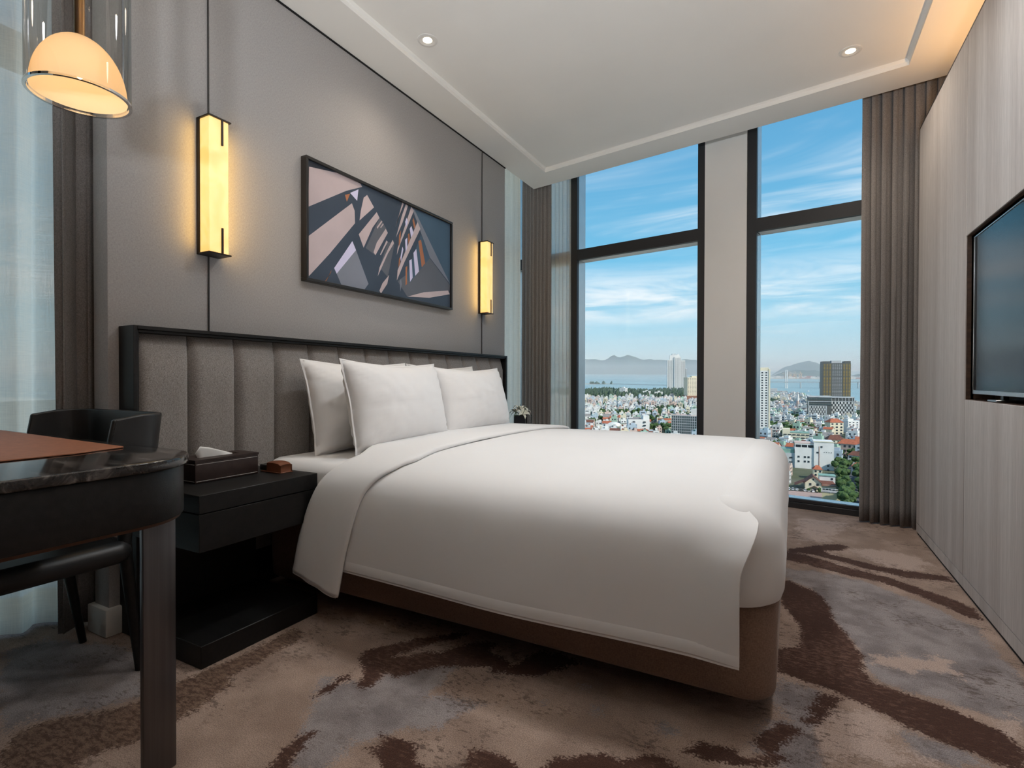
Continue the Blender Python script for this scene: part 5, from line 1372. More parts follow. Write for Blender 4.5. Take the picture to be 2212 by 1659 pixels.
# white stepped tower by the shore
r = bldg('white_tower', 'tall white stepped apartment tower standing by the shore', -430, 2269, 16)
part(r, 'shaft', 'facade_white', (-36, -8, -18, 14, 0, 128), (-8, 18, -22, 14, 0, 140), (18, 36, -16, 14, 0, 126))
part(r, 'crown', 'facade_white', (-26, 14, -14, 12, 128, 148), (-16, -14, -12, 10, 148, 155), (-10, -8, -12, 10, 148, 155), (-4, -2, -12, 10, 148, 155), (4, 10, -12, 10, 148, 153))
win_grid(r, 'windows', 'town_window', 24, 36, 6, 126, 34, 4, 0, 0.55, 0.5, -34, -10, 0.3)
win_grid(r, 'windows', 'town_window', 24, 44, 6, 136, 37, 5, 0, 0.5, 0.5, -6, 17, 0.3)
win_grid(r, 'windows', 'town_window', 18, 32, 6, 122, 33, 3, 6, 0.55, 0.5, 19.5, 36, 0.3, y=-16)
part(r, 'podium', 'facade_pale_grey', (-46, 46, -28, 20, 0, 8))
r = bldg('slim_tower', 'narrow grey tower just behind the white stepped tower', -398, 2300, -8)
part(r, 'shaft', 'facade_pale_grey', (-6, 6, -8, 8, 0, 92)); win_grid(r, 'windows', 'town_window', 12, 16, 6, 90, 26, 2, 2, 0.7, 0.5)
# cream tower on brown podium
r = bldg('cream_tower', 'cream hotel tower on a brown podium beside the window frame', -236, 1500, 28)
part(r, 'podium', 'facade_brown', (-26, 22, -20, 20, 0, 17)); part(r, 'shaft', 'facade_cream', (-22, 18, -16, 16, 17, 66)); part(r, 'roof_room', 'facade_cream', (-8, 10, -8, 8, 66, 70))
win_grid(r, 'windows', 'town_window', 40, 32, 19, 65, 13, 8, 7, 0.35, 0.45, -22, 18)
# glass office block
r = bldg('glass_office', 'dark green glass office block with a white roof structure', -108, 672, -6)
part(r, 'body', 'town_glass', (-19, 26, -14, 14, 0, 31)); part(r, 'roof_deck', 'facade_pink', (-18.5, 25.5, -13.5, 13.5, 31, 31.4)); part(r, 'roof_house', 'roof_white', (2, 22, -6, 10, 31.4, 39))
b = MB()
for i in range(19): x = -19 + 45 * i / 18; b.box(x - 0.18, x + 0.18, -14.3, -13.9, 0, 31.5)
for k in range(10): z = 3.1 * (k + 1); b.box(-19, 26, -14.25, -13.9, z - 0.25, z + 0.25)
link('mullion_grid', b.mesh('mullion_grid'), 'facade_pale_grey', r, local=True)['kind'] = 'stuff'
part(r, 'roof_sign_frame', 'facade_dark', (-10, -9.6, -8, -7.6, 31.4, 36), (-2, -1.6, -8, -7.6, 31.4, 36), (-10, -1.6, -8, -7.6, 35.6, 36))
# white block
r = bldg('white_block', 'white institutional block with few windows low in the town', -176, 690, 22)
part(r, 'body', 'facade_white', (-15, 12, -10, 12, 0, 22)); part(r, 'wing', 'facade_white', (4, 12, -8, 12, 22, 27)); part(r, 'roof_terrace', 'roof_grey', (-14, 3, -9, 11, 22, 22.4))
win_grid(r, 'windows', 'town_window', 27, 22, 3, 21, 4, 0 or 2, 3, 0.25, 0.35, -15, 12)
# domed hall
r = bldg('domed_hall', 'low hall with a shallow white dome among the houses', -222, 712, 10)
part(r, 'body', 'facade_cream', (-18, 15, -10, 10, 0, 9))
b = MB(); rr_ = []
for i in range(9):
    t = i / 8 * math.pi / 2; rr_.append([(5 + 9.5 * math.cos(t) * math.cos(2 * math.pi * k / 24), 9.5 * math.cos(t) * math.sin(2 * math.pi * k / 24), 9 + 5.2 * math.sin(t)) for k in range(24)])
b.grid(rr_, True); link('dome', b.mesh('dome', smooth=60), 'roof_white', r, local=True)
for i, (x, y, w, h_, rz) in enumerate(((-497, 1726, 21, 26, -10), (-407, 1675, 23, 19, 6), (-367, 1666, 25, 18, 12))):
    r = bldg('white_slab', ('tall windowless white slab in front of the dark trees', 'white block with a lift tower near the trees', 'wide white block nearest the stepped tower')[i], x, y, rz)
    part(r, 'body', 'facade_white', (-w / 2, w / 2, -9, 9, 0, h_)); part(r, 'lift_tower', 'facade_white', (-3, 4, -3, 4, h_, h_ + 3.5))
    win_grid(r, 'windows', 'town_window', w, 18, 4, h_ - 2, 4, 0 or 1, 3, 0.2, 0.3)
# right window: tall slab at the frame
r = bldg('white_slab_tower', 'slender white tower rising beside the window frame', -30, 730, 6)
part(r, 'shaft', 'facade_white', (-9, 6.5, -9, 9, 0, 86)); part(r, 'crown', 'facade_cream', (-8, 5.5, -8, 8, 86, 90)); part(r, 'edge_fin', 'facade_cream', (5.4, 7.2, -9.6, -7.8, 0, 88)); part(r, 'podium', 'town_glass', (-13, 8.5, -13, 12, 0, 14)); part(r, 'podium_cornice', 'facade_pink', (7, 9.5, -13.5, -10, 0, 15))
win_grid(r, 'windows', 'town_window', 15.5, 18, 16, 85, 22, 3, 0, 0.45, 0.5, -8.5, 5)
# dark and gold tower
r = bldg('dark_gold_tower', 'tall dark tower with gold balcony strips before the bay', 84, 1345, 8)
part(r, 'shaft', 'facade_dark', (-26, 27, -14, 14, 0, 102)); part(r, 'roof_screen', 'facade_dark', (-26, -12, -13, 12, 102, 106), (16, 27, -13, 12, 102, 106)); part(r, 'roof_room', 'facade_pale_grey', (-8, 10, -8, 8, 102, 107.5))
win_grid(r, 'gold_balconies', 'facade_gold', 14, 28, 8, 101, 30, 3, 0, 0.6, 0.5, -25, -9, 0.6); win_grid(r, 'gold_balconies', 'facade_gold', 14, 28, 8, 101, 30, 3, 8, 0.6, 0.5, 12, 27, 0.6)
win_grid(r, 'pale_balconies', 'facade_pale_grey', 20, 28, 8, 101, 30, 5, 0, 0.5, 0.4, -8, 11, 0.4)
# twin grey blocks
r = bldg('grey_grid_block', 'grey office block with recessed upper floors, left of its taller twin', 43, 1042, 4)
part(r, 'body', 'facade_dark', (-17, 17, -11, 12, 0, 41)); part(r, 'floor_slab', 'facade_pale_grey', (-17.4, 17.4, -12, 12, 40.5, 43), (-17.4, 17.4, -12, 12, 33, 34), (-17.4, 10, -12, -10.8, 25.5, 26.5), (-17.4, 10, -12, -10.8, 9, 10.5), (9, 10, -12, -10.8, 9, 26.5), (-17.4, -16.4, -12, -10.8, 0, 34))
b = MB()
for k in range(4):
    for i in range(13): c = -16 + 2.0 * i + (0.7 if (k + i) % 2 else 0); z = 11 + 3.7 * k; b.box(c - 0.42, c + 0.42, -11.8, -10.9, z, z + 3.3)
link('fins', b.mesh('fins'), 'facade_white', r, local=True)['kind'] = 'stuff'
win_grid(r, 'upper_windows', 'town_glass', 34, 23, 26.5, 40, 3, 8, 3, 0.8, 0.5)
r = bldg('grey_grid_block', 'grey office block with a checker of white fins under the dark gold tower', 75, 1056, 4)
part(r, 'body', 'facade_dark', (-17, 18, -12, 12, 0, 40)); part(r, 'roof_slab', 'facade_pale_grey', (-17.5, 18.5, -13, 12.5, 40, 41.5), (-17.5, 18.5, -13, -12, 33.5, 34.5), (-17.5, -16.5, -13, 12, 0, 41), (17.5, 18.5, -13, 12, 0, 41))
b = MB()
for k in range(8):
    for i in range(14): c = -15.8 + 2.45 * i + (1.1 if (k + i) % 2 else 0); z = 1.5 + 4.0 * k; b.box(c - 0.5, c + 0.5, -12.9, -11.9, z, z + 3.7)
link('fins', b.mesh('fins'), 'facade_white', r, local=True)['kind'] = 'stuff'
b = MB()
for i in range(7): c = -14.5 + 5 * i; b.box(c - 0.3, c + 0.3, -12.8, -11.9, 34.5, 40)
link('balcony_posts', b.mesh('balcony_posts'), 'facade_pale_grey', r, local=True)
# white building with small square windows
r = bldg('white_office', 'white building with small square windows in the middle of the town', 13, 532, 3)
part(r, 'right_block', 'facade_white', (5.5, 20.5, -9, 11, 0, 25)); part(r, 'middle_block', 'facade_white', (-9, 5.5, -8, 10, 0, 19)); part(r, 'left_wing', 'facade_pale_grey', (-23, -9, -6.5, 10, 0, 13.5)); part(r, 'roof_loggia', 'facade_white', (-9, 5.5, -7.5, -7, 21.5, 22.5), (-9, -8.4, -7.5, -7, 19, 22), (-4.2, -3.7, -7.5, -7, 19, 22), (0.6, 1.1, -7.5, -7, 19, 22)); part(r, 'loggia_back', 'town_window', (-9, 5.5, -4, 9, 19, 22.5)); part(r, 'roof', 'facade_pink', (-9, 5.5, -7.6, 9.4, 22.5, 23.2)); part(r, 'parapet_cap', 'facade_cream', (5.2, 20.8, -9.3, -8.8, 24.6, 25.4)); part(r, 'roof_net', 'roof_teal', (-23, -9.5, -6, 9, 13.5, 17))
part(r, 'downpipe', 'facade_brown', (9.2, 9.6, -9.2, -8.9, 2, 21))
b = MB()
for x, z in ((-6, 11), (-1.2, 11), (1.6, 11), (-6, 7), (-1.2, 7), (1.6, 7)): b.box(x - 0.8, x + 0.8, -8.15, -7.9, z - 0.8, z + 0.8)
for x in (13.2, 15.0, 16.8, 18.6): b.box(x - 0.3, x + 0.3, -9.15, -8.9, 15.6, 16.2)
for x, z in ((16.2, 4.5), (16.2, 0.9), (11.2, 20.5), (8.2, 15.5)): b.box(x - 0.8, x + 0.8, -9.15, -8.9, z - 0.7, z + 0.7)
link('windows', b.mesh('windows'), 'town_window', r, local=True)
b = MB()
for x in (-20.5, -17, -12): 
    for z in (9.5, 5.6, 1.8): b.box(x - 1.3, x + 1.3, -6.65, -6.4, z - 0.6, z + 0.6)
link('wing_windows', b.mesh('wing_windows'), 'town_window', r, local=True)
# yellow school
r = bldg('yellow_block', 'pale yellow terraced block with a green roof behind the white building', 6, 690, 3)
part(r, 'body', 'facade_cream', (-14, 13, -8, 9, 0, 15)); part(r, 'upper_block', 'facade_cream', (-14, -6, -8, 9, 15, 19)); part(r, 'roof', 'roof_teal', (-6, 13.5, -8.3, 9.3, 15, 15.6)); win_grid(r, 'windows', 'town_window', 27, 17, 1, 14.5, 4, 6, 3, 0.75, 0.3)
# house with brown hipped roofs
def house():
    r = bldg('gabled_villa', 'cream villa with a steep brown tiled gable roof', 17, 434, 2, 'house')
    part(r, 'walls', 'facade_cream', (-6.5, 3.5, -5, 6, 0, 7.2)); part(r, 'side_wing', 'facade_cream', (3.5, 12.5, -4, 6, 0, 5.8))
    part(r, 'annexe', 'facade_white', (3, 13, 6, 14, 0, 10.5)); part(r, 'annexe_roof', 'roof_teal', (2.6, 13.4, 5.6, 14.2, 10.5, 11))
    g = MB(); g.poly([(-6.5, -5, 7.2), (3.5, -5, 7.2), (-1.5, -5, 11.2)]); link('gable', g.mesh('gable'), 'facade_cream', r, local=True)
    g = MB()
    for a, c in (((-7.6, 6.4), (-1.5, 11.7)), ((-1.5, 11.7), (4.6, 6.4))):
        g.quad((a[0], -6, a[1]), (c[0], -6, c[1]), (c[0], 7, c[1]), (a[0], 7, a[1])); g.quad((a[0], -6, a[1] - 0.4), (c[0], -6, c[1] - 0.4), (c[0], -6, c[1]), (a[0], -6, a[1]))
    g.quad((-13, -3, 4.2), (-6.5, -3, 7.6), (-6.5, 6, 7.6), (-13, 6, 4.2)); g.quad((-13, -3, 3.8), (-6.5, -3, 7.2), (-6.5, -3, 7.6), (-13, -3, 4.2))
    g.quad((3.4, -5, 5.2), (13, -5, 5.2), (11, 1, 8.0), (3.4, 1, 8.0)); g.quad((13, 7, 5.2), (3.4, 7, 5.2), (3.4, 1, 8.0), (11, 1, 8.0)); g.poly([(13, -5, 5.2), (13, 7, 5.2), (11, 1, 8.0)])
    g.quad((-3.8, -7.5, 3.2), (-0.8, -7.5, 4.8), (-0.8, -5, 4.8), (-3.8, -5, 3.2)); g.quad((-0.8, -7.5, 4.8), (2.2, -7.5, 3.2), (2.2, -5, 3.2), (-0.8, -5, 4.8))
    link('roof', g.mesh('roof'), 'roof_brown', r, local=True)
    part(r, 'porch', 'facade_cream', (-3.4, -3.0, -7.3, -6.9, 0, 3.4), (1.4, 1.8, -7.3, -6.9, 0, 3.4))
    for x, z in ((-3.3, 4.8), (1.2, 4.8)): part(r, 'window', 'town_window', (x - 0.7, x + 0.7, -5.15, -4.9, z, z + 1.7))
    part(r, 'attic_window', 'town_window', (-1.9, -1.1, -5.1, -4.95, 8.6, 9.8)); part(r, 'door', 'town_window', (-1.6, 0.2, -5.15, -4.9, 0, 2.6))
    for x in (5, 7, 9, 11): part(r, 'window', 'town_window', (x - 0.6, x + 0.6, -4.15, -3.9, 0.8, 3.6))
    part(r, 'annexe_window', 'town_window', (10.2, 11.6, 5.85, 6.1, 8, 9.4))
house()
slab('plaza_court', [(-9, 392), (22, 396), (22, 424), (-9, 420)], 0.25, 'paving_pink', 'pinkish paved forecourt in front of the gabled villa')
for i in range(9):
    x = -4.5 + 2.5 * i; y = 425.2 - abs(rnd.random()) * 0.6
    r = empty('parked_car', (x, y, gz(x, y) + 0.25), RAD(90 + rnd.uniform(-6, 6))); tag(r, 'small parked car in the row in front of the gabled villa', 'car', 'cars parked before the villa')
    cm = ('facade_white', 'facade_dark', 'facade_white', 'facade_pale_grey')[i % 4]
    part(r, 'body', cm, (-2.1, 2.1, -0.85, 0.85, 0.25, 0.85)); part(r, 'cabin', 'town_window', (-1.2, 1.0, -0.75, 0.75, 0.85, 1.4)); part(r, 'roof', cm, (-1.0, 0.8, -0.72, 0.72, 1.38, 1.45))
    for wx in (-1.3, 1.3):
        for wy in (-0.8, 0.8): q = MB(); q.tube((wx, wy - 0.1, 0.3), (wx, wy + 0.1, 0.3), 0.32, n=10); link('wheel', q.mesh('wheel'), 'facade_dark', r, local=True)
r = bldg('yellow_kiosk', 'small yellow roof house with white railing in front of the forecourt', 25, 402, -4)
part(r, 'body', 'facade_yellow', (-5, 5, -4, 4, 0, 7)); b = MB()
for a in ((-5.4, 5.4, -4.4, -4.2), (-5.4, 5.4, 4.2, 4.4), (-5.4, -5.2, -4.4, 4.4), (5.2, 5.4, -4.4, 4.4)): b.box(*a, 8.0, 8.25)
for x in (-5.3, 0, 5.3):
    for y in (-4.3, 4.3): b.box(x - 0.12, x + 0.12, y - 0.12, y + 0.12, 7, 8.2)
link('railing', b.mesh('railing'), 'facade_white', r, local=True); part(r, 'flat_roof', 'roof_grey', (-5.2, 5.2, -4.2, 4.2, 7, 7.3))
def gable_house(name, label, x, y, rz, w, d, h_, hr, wm, rm, nf, nb):
    r = bldg(name, label, x, y, rz, 'house'); part(r, 'walls', wm, (-w / 2, w / 2, -d / 2, d / 2, 0, h_))
    g = MB(); e = 0.6
    g.quad((-w / 2 - e, -d / 2 - e, h_), (w / 2 + e, -d / 2 - e, h_), (w / 2 - d * 0.3, 0, h_ + hr), (-w / 2 + d * 0.3, 0, h_ + hr)); g.quad((w / 2 + e, d / 2 + e, h_), (-w / 2 - e, d / 2 + e, h_), (-w / 2 + d * 0.3, 0, h_ + hr), (w / 2 - d * 0.3, 0, h_ + hr))
    g.poly([(w / 2 + e, -d / 2 - e, h_), (w / 2 + e, d / 2 + e, h_), (w / 2 - d * 0.3, 0, h_ + hr)]); g.poly([(-w / 2 - e, d / 2 + e, h_), (-w / 2 - e, -d / 2 - e, h_), (-w / 2 + d * 0.3, 0, h_ + hr)])
    link('roof', g.mesh('roof'), rm, r, local=True); win_grid(r, 'windows', 'town_window', w, d, 0.5, h_, nf, nb, max(1, nb - 1), 0.45, 0.5); return r
gable_house('hipped_house', 'cream house with a dark red hipped roof behind the avenue trees', 52, 826, 24, 17, 14, 17, 5, 'facade_cream', 'roof_rust', 4, 3)
gable_house('hipped_house', 'pink-walled house with a red tiled roof right of the avenue', 54, 618, -14, 21, 14, 14, 4.5, 'facade_pink', 'roof_rust', 3, 5)
gable_house('hipped_house', 'white house with a brown roof right of the avenue', 54, 566, -14, 12, 10, 10, 3.5, 'facade_white', 'roof_brown', 3, 3)
gable_house('hipped_house', 'low house with a rusty red roof near the end of the avenue', 52, 520, -10, 11, 9, 7, 3, 'facade_white', 'roof_rust', 2, 3)
gable_house('hipped_house', 'broad house with a brown roof next to the pink-walled house', 43, 664, 10, 16, 12, 12, 5, 'facade_cream', 'roof_brown', 3, 4)
gable_house('hipped_house', 'narrow house with an orange roof behind the gabled villa', 20, 478, 4, 6, 7, 9, 3, 'facade_cream', 'roof_rust', 3, 2)
gable_house('hipped_house', 'long hall with a bright red roof in the older quarter', -6, 1262, 6, 36, 16, 5, 6, 'facade_white', 'roof_rust', 1, 8)
r = bldg('white_flats', 'white block of flats with grey roof boxes right of the cream house', 75, 862, 28)
part(r, 'body', 'facade_white', (-10, 10, -8, 8, 0, 17)); part(r, 'roof_box', 'roof_white', (-8, 0, -4, 4, 17, 20)); win_grid(r, 'windows', 'town_window', 20, 16, 1, 16.5, 5, 4, 3, 0.4, 0.4)
r = bldg('grey_flats', 'grey block of flats at the water near the bridge', -38, 1930, 6)
part(r, 'body', 'facade_pale_grey', (-24, -4, -10, 10, 0, 27), (-4, 26, -10, 10, 0, 19)); win_grid(r, 'windows', 'town_window', 50, 20, 1, 18, 5, 12, 3, 0.5, 0.4, -24, 26)
r = bldg('banded_chimney', 'slim white and red mast rising from the rooftops', 13, 1300, 0, 'mast')
b = MB(); b.tube((0, 0, 0), (0, 0, 20), 3.2, 2.8, 12); link('red_section', b.mesh('red_section'), 'facade_pink', r, local=True)
b = MB(); b.tube((0, 0, 20), (0, 0, 35), 2.8, 2.4, 12); link('white_section', b.mesh('white_section'), 'facade_white', r, local=True)

# ------------------------------------------------------------------ bridge, cranes, boats
def bridge():
    px, py = -23.0, 2840.0; r = empty('bridge', (px, py, gz(px, py)), YAW); tag(r, 'white-pylon suspension bridge crossing the bay', 'bridge')
    for dx in (-4.2, 4.2):
        b = MB(); b.box(dx - 1.6, dx + 1.6, -2, 2, -2, 86); link('pylon', b.mesh('pylon'), 'facade_white', r, local=True)
    for z in (26, 60, 84): part(r, 'cross_beam', 'facade_white', (-4.2, 4.2, -1.2, 1.2, z, z + 2.2))
    part(r, 'deck', 'roof_grey', (-330, 800, -5, 5, 27, 29.5))
    b = MB()
    for k in range(12): x = -300 + 92 * k; b.box(x - 1.5, x + 1.5, -3, 3, -2, 27) if abs(x) > 60 else None
    link('piers', b.mesh('piers'), 'facade_pale_grey', r, local=True)
    for y in (-4, 4):
        b = MB(); P = [Vector((-250 + 250 * k / 12, y, 31 + 54 * (k / 12) ** 2)) for k in range(13)] + [Vector((250 * k / 12, y, 31 + 54 * (1 - k / 12) ** 2)) for k in range(1, 13)]
        for i in range(len(P) - 1): b.tube(P[i], P[i + 1], 0.35, n=5, cap=False)
        link('cable', b.mesh('cable'), 'facade_pale_grey', r, local=True)
bridge()
for i, (px, py) in enumerate(((-18, 6050), (28, 6080), (75, 6100), (-55, 6040))):
    r = empty('harbour_crane', (px, py, gz(px, py)), YAW); tag(r, 'orange harbour crane on the quay below the headland', 'crane', 'harbour cranes')
    part(r, 'frame', 'crane_orange', (-14, -11, -6, 6, 0, 45), (6, 9, -6, 6, 0, 45), (-14, 9, -6, 6, 26, 29)); part(r, 'boom', 'crane_orange', (-40, 22, -2, 2, 45, 48)); part(r, 'mast', 'crane_orange', (-4, -1, -2, 2, 48, 70))
    b = MB(); b.tube((-2.5, 0, 70), (-38, 0, 48), 0.9, n=5); b.tube((-2.5, 0, 70), (20, 0, 48), 0.9, n=5); link('stay', b.mesh('stay'), 'crane_orange', r, local=True)
slab('land_quay', [(-300, 5900), (900, 6250), (900, 6330), (-300, 6330)], 1.0, 'sand', 'harbour quay at the foot of the headland')
b = MB()
for k in range(170):
    x = rnd.uniform(-230, 620); y = 6060 + 0.29 * (x + 0) + rnd.uniform(-40, 130); z = gz(x, y); s = rnd.uniform(8, 24); b.box(x - s, x + s, y - 8, y + 8, z, z + rnd.uniform(8, 26), rnd.choice((0, 0, 1, 2)))
o = link('harbour_sheds', b.mesh('harbour_sheds'), ['facade_white', 'roof_rust', 'facade_pale_grey']); tag(o, 'pale harbour sheds and containers along the far quay', 'harbour', kind='stuff')
for i, (px, py) in enumerate(((-860, 3900), (-640, 4700), (-520, 4100), (130, 2300), (60, 2450))):
    r = empty('boat', (px, py, gz(px, py) - 1.5), RAD(20 * i)); tag(r, 'small white boat out on the bay', 'boat', 'boats on the bay')
    b = MB(); b.prism([(-9, -2.5), (5, -2.5), (10, 0), (5, 2.5), (-9, 2.5)], 0, 2.2); link('hull', b.mesh('hull'), 'facade_white', r, local=True); part(r, 'cabin', 'facade_white', (-5, 2, -1.6, 1.6, 2.2, 5))

# ------------------------------------------------------------------ small houses of the town
TAKEN = []
for o in list(scene.objects):
    if o.parent is None and o.get('category') in ('building', 'house', 'mast', 'car'): TAKEN.append((o.location.x, o.location.y, 26 if o.get('category') == 'building' else 14))
TAKEN += [(-430, 2269, 60), (-236, 1500, 36), (-108, 672, 32), (84, 1345, 40), (13, 532, 26), (6, 690, 20), (7, 408, 20), (-38, 1930, 34), (43, 1042, 26), (75, 1056, 26), (17, 434, 17), (-222, 712, 22), (-176, 690, 20), (-6, 1262, 24), (13, 508, 15), (24, 505, 12), (-2, 505, 13), (10, 455, 10), (22, 452, 9), (0, 398, 22), (14, 368, 26), (14, 335, 24), (-12, 400, 14)]
CX = np.array([t[0] for t in TAKEN]); CY = np.array([t[1] for t in TAKEN]); CR = np.array([t[2] for t in TAKEN])
def coast_y(x): return float(np.interp(x, [c[0] for c in COAST], [c[1] for c in COAST]))
def on_avenue(x, y):
    if not 290 < y < 905: return False
    c = float(np.interp(y, [300, 640, 900], [36, 51, 58])); return abs(x - c) < 10
def free(x, y, r): return not bool((((x - CX) ** 2 + (y - CY) ** 2) < (CR * 0.92 + r) ** 2).any()) and not on_avenue(x, y)
spots, trees = [], []
u = 0
cell = 11.5; ang = RAD(17); ca, sa = math.cos(ang), math.sin(ang)
for i in range(-160, 130):
    for j in range(10, 215):
        gx = i * cell + rnd.uniform(-1.6, 1.6); gy = j * cell + rnd.uniform(-1.6, 1.6)
        x, y = gx * ca - gy * sa + 230, gx * sa + gy * ca
        dist = math.hypot(x - CAM.x, y); az = math.degrees(math.atan2(x - CAM.x, y))
        if not (190 < dist < 2000 and -42 < az < 26) or y > coast_y(x) - 25: continue
        if az < -7.5 and dist > 1560 + 160 * mnoise.noise(Vector((az, 0, 0))): 
            continue
        g = mnoise.noise(Vector((x * 0.011, y * 0.011, 1.7))) + 0.4 * mnoise.noise(Vector((x * 0.03, y * 0.03, 4.7)))
        if not free(x, y, 6): continue
        if g > 0.30 or rnd.random() < 0.05: trees.append((x, y, dist, az)); continue
        if rnd.random() < 0.06 or (i % 7 == 0 and rnd.random() < 0.8): continue
        spots.append((x, y, dist, az))
def seen(s): return (-21.6 < s[3] < -8.4 and s[2] > 640) or (-3.0 < s[3] < 5.6 and s[2] > 325)
spots.sort(key=lambda s: (not seen(s), s[2]))
VAR = []
for k in range(14):
    b = MB(); w = rnd.uniform(6.5, 10.5); d = rnd.uniform(7, 11); h_ = rnd.uniform(6, 13)
    b.box(-w / 2, w / 2, -d / 2, d / 2, 0, h_, 0, 1)
    if k % 4 == 0:
        e = 0.5; hh = rnd.uniform(2, 3)
        b.quad((-w / 2 - e, -d / 2 - e, h_ + 0.1), (w / 2 + e, -d / 2 - e, h_ + 0.1), (w / 2 + e, 0, h_ + hh), (-w / 2 - e, 0, h_ + hh), 3); b.quad((w / 2 + e, d / 2 + e, h_ + 0.1), (-w / 2 - e, d / 2 + e, h_ + 0.1), (-w / 2 - e, 0, h_ + hh), (w / 2 + e, 0, h_ + hh), 3)
        b.poly([(w / 2, -d / 2, h_), (w / 2, d / 2, h_), (w / 2, 0, h_ + hh)], 0)
    else:
        for a in ((-w / 2, w / 2, -d / 2, -d / 2 + 0.3), (-w / 2, w / 2, d / 2 - 0.3, d / 2), (-w / 2, -w / 2 + 0.3, -d / 2, d / 2), (w / 2 - 0.3, w / 2, -d / 2, d / 2)): b.box(*a, h_, h_ + 0.9, 0)
        sx = rnd.uniform(-w / 4, w / 8); b.box(sx, sx + w * 0.4, -d * 0.1, d * 0.35, h_, h_ + 2.6, 0, 3 if k % 3 == 0 else 1)
        b.tube((sx - 1.2, d * 0.2, h_), (sx - 1.2, d * 0.2, h_ + 1.8), 0.7, n=8, m=1)
    nf = max(2, int(h_ / 3.2)); fl = h_ / nf
    for f_ in range(nf):
        z = f_ * fl + 0.8
        for c in (-0.25, 0.22): b.box(w * c - 0.75, w * c + 0.75, -d / 2 - 0.08, -d / 2 + 0.02, z, z + 1.5, 2)
        for c in (-0.28, 0.0, 0.28): b.box(w / 2 - 0.02, w / 2 + 0.08, d * c - 0.55, d * c + 0.55, z, z + 1.4, 2)
        if k % 3 == 1: b.box(-w / 2, w / 2, -d / 2 - 0.9, -d / 2, z - 0.9, z - 0.6, 0)
    VAR.append(b)
WALLS = ['facade_white'] * 6 + ['facade_cream', 'facade_pale_grey', 'facade_pale_grey', 'facade_green', 'facade_blue', 'facade_pink', 'facade_cream']
ROOFS = ['roof_grey', 'roof_grey', 'roof_white', 'roof_rust', 'roof_grey', 'roof_teal', 'facade_pink', 'roof_white', 'roof_grey', 'roof_brown']
meshes = []
for k in range(42):
    b = VAR[k % 14]; me = b.mesh('town_house')
    for m in (WALLS[(k * 5) % len(WALLS)], ROOFS[(k * 3) % len(ROOFS)], 'town_window', ('roof_rust', 'roof_brown', 'roof_grey')[k % 3]): me.materials.append(MATS[m])
    meshes.append(me)
NIND = 290
CN = {'facade_white': 'white', 'facade_cream': 'cream', 'facade_pale_grey': 'grey', 'facade_green': 'green', 'facade_blue': 'blue', 'facade_pink': 'pink', 'facade_yellow': 'yellow'}
for n_, (x, y, dist, az) in enumerate(spots[:NIND]):
    k = rnd.randrange(42); o = bpy.data.objects.new('town_house', meshes[k]); COL.objects.link(o)
    s = rnd.uniform(0.85, 1.25); o.location = (x, y, gz(x, y) - 0.8); o.rotation_euler = (0, 0, ang + rnd.choice((0, math.pi)) * 0 + rnd.uniform(-0.12, 0.12) + (RAD(-34) if az > -5 else 0)); o.scale = (s, s, s * rnd.uniform(0.85, 1.2))
    side = 'seen past the white pier' if az < -6 else 'near the tree-lined avenue'
    tag(o, 'small %s house packed into the dense town, %s' % (CN[WALLS[(k * 5) % len(WALLS)]], side), 'house', 'small houses of the town')
far = MB()
FM = ['facade_white', 'facade_cream', 'facade_pale_grey', 'facade_green', 'facade_blue', 'facade_pink', 'roof_grey', 'roof_white', 'roof_rust', 'roof_teal', 'town_window']
for (x, y, dist, az) in spots[NIND:]:
    w, d, h_ = rnd.uniform(3.0, 5.6), rnd.uniform(3.2, 5.8), rnd.choice((6, 8, 9, 11, 13, 16)) * rnd.uniform(0.8, 1.1); a = ang + rnd.uniform(-0.15, 0.15) + (RAD(-34) if az > -5 else 0)
    cs, sn = math.cos(a), math.sin(a); z = gz(x, y) - 0.8; wm = rnd.choice((0, 0, 0, 0, 0, 1, 2, 2, 3, 4, 5)); rm = rnd.choice((6, 6, 7, 7, 8, 9, 6))
    i0 = len(far.v); far.box(-w, w, -d, d, 0, h_, wm, rm)
    sx = rnd.uniform(-w * 0.6, 0); far.box(sx, sx + w * 0.8, -d * 0.2, d * 0.6, h_, h_ + 2.6, wm, rnd.choice((6, 7, 8)))
    if dist > 1350: nfl = 0
    else: nfl = int(h_ / 3.2)
    for f_ in range(nfl): far.box(-w * 0.6, w * 0.6, -d - 0.1, -d, f_ * 3.2 + 0.9, f_ * 3.2 + 2.3, 10)
    for f_ in range(nfl): far.box(w, w + 0.1, -d * 0.5, d * 0.4, f_ * 3.2 + 0.9, f_ * 3.2 + 2.2, 10)
    for q in range(i0, len(far.v)):
        vx, vy, vz = far.v[q]; far.v[q] = (x + vx * cs - vy * sn, y + vx * sn + vy * cs, z + vz)
o = link('town_rooftops', far.mesh('town_rooftops'), FM); tag(o, 'sea of small pale rooftops stretching away towards the bay', 'rooftops', kind='stuff')

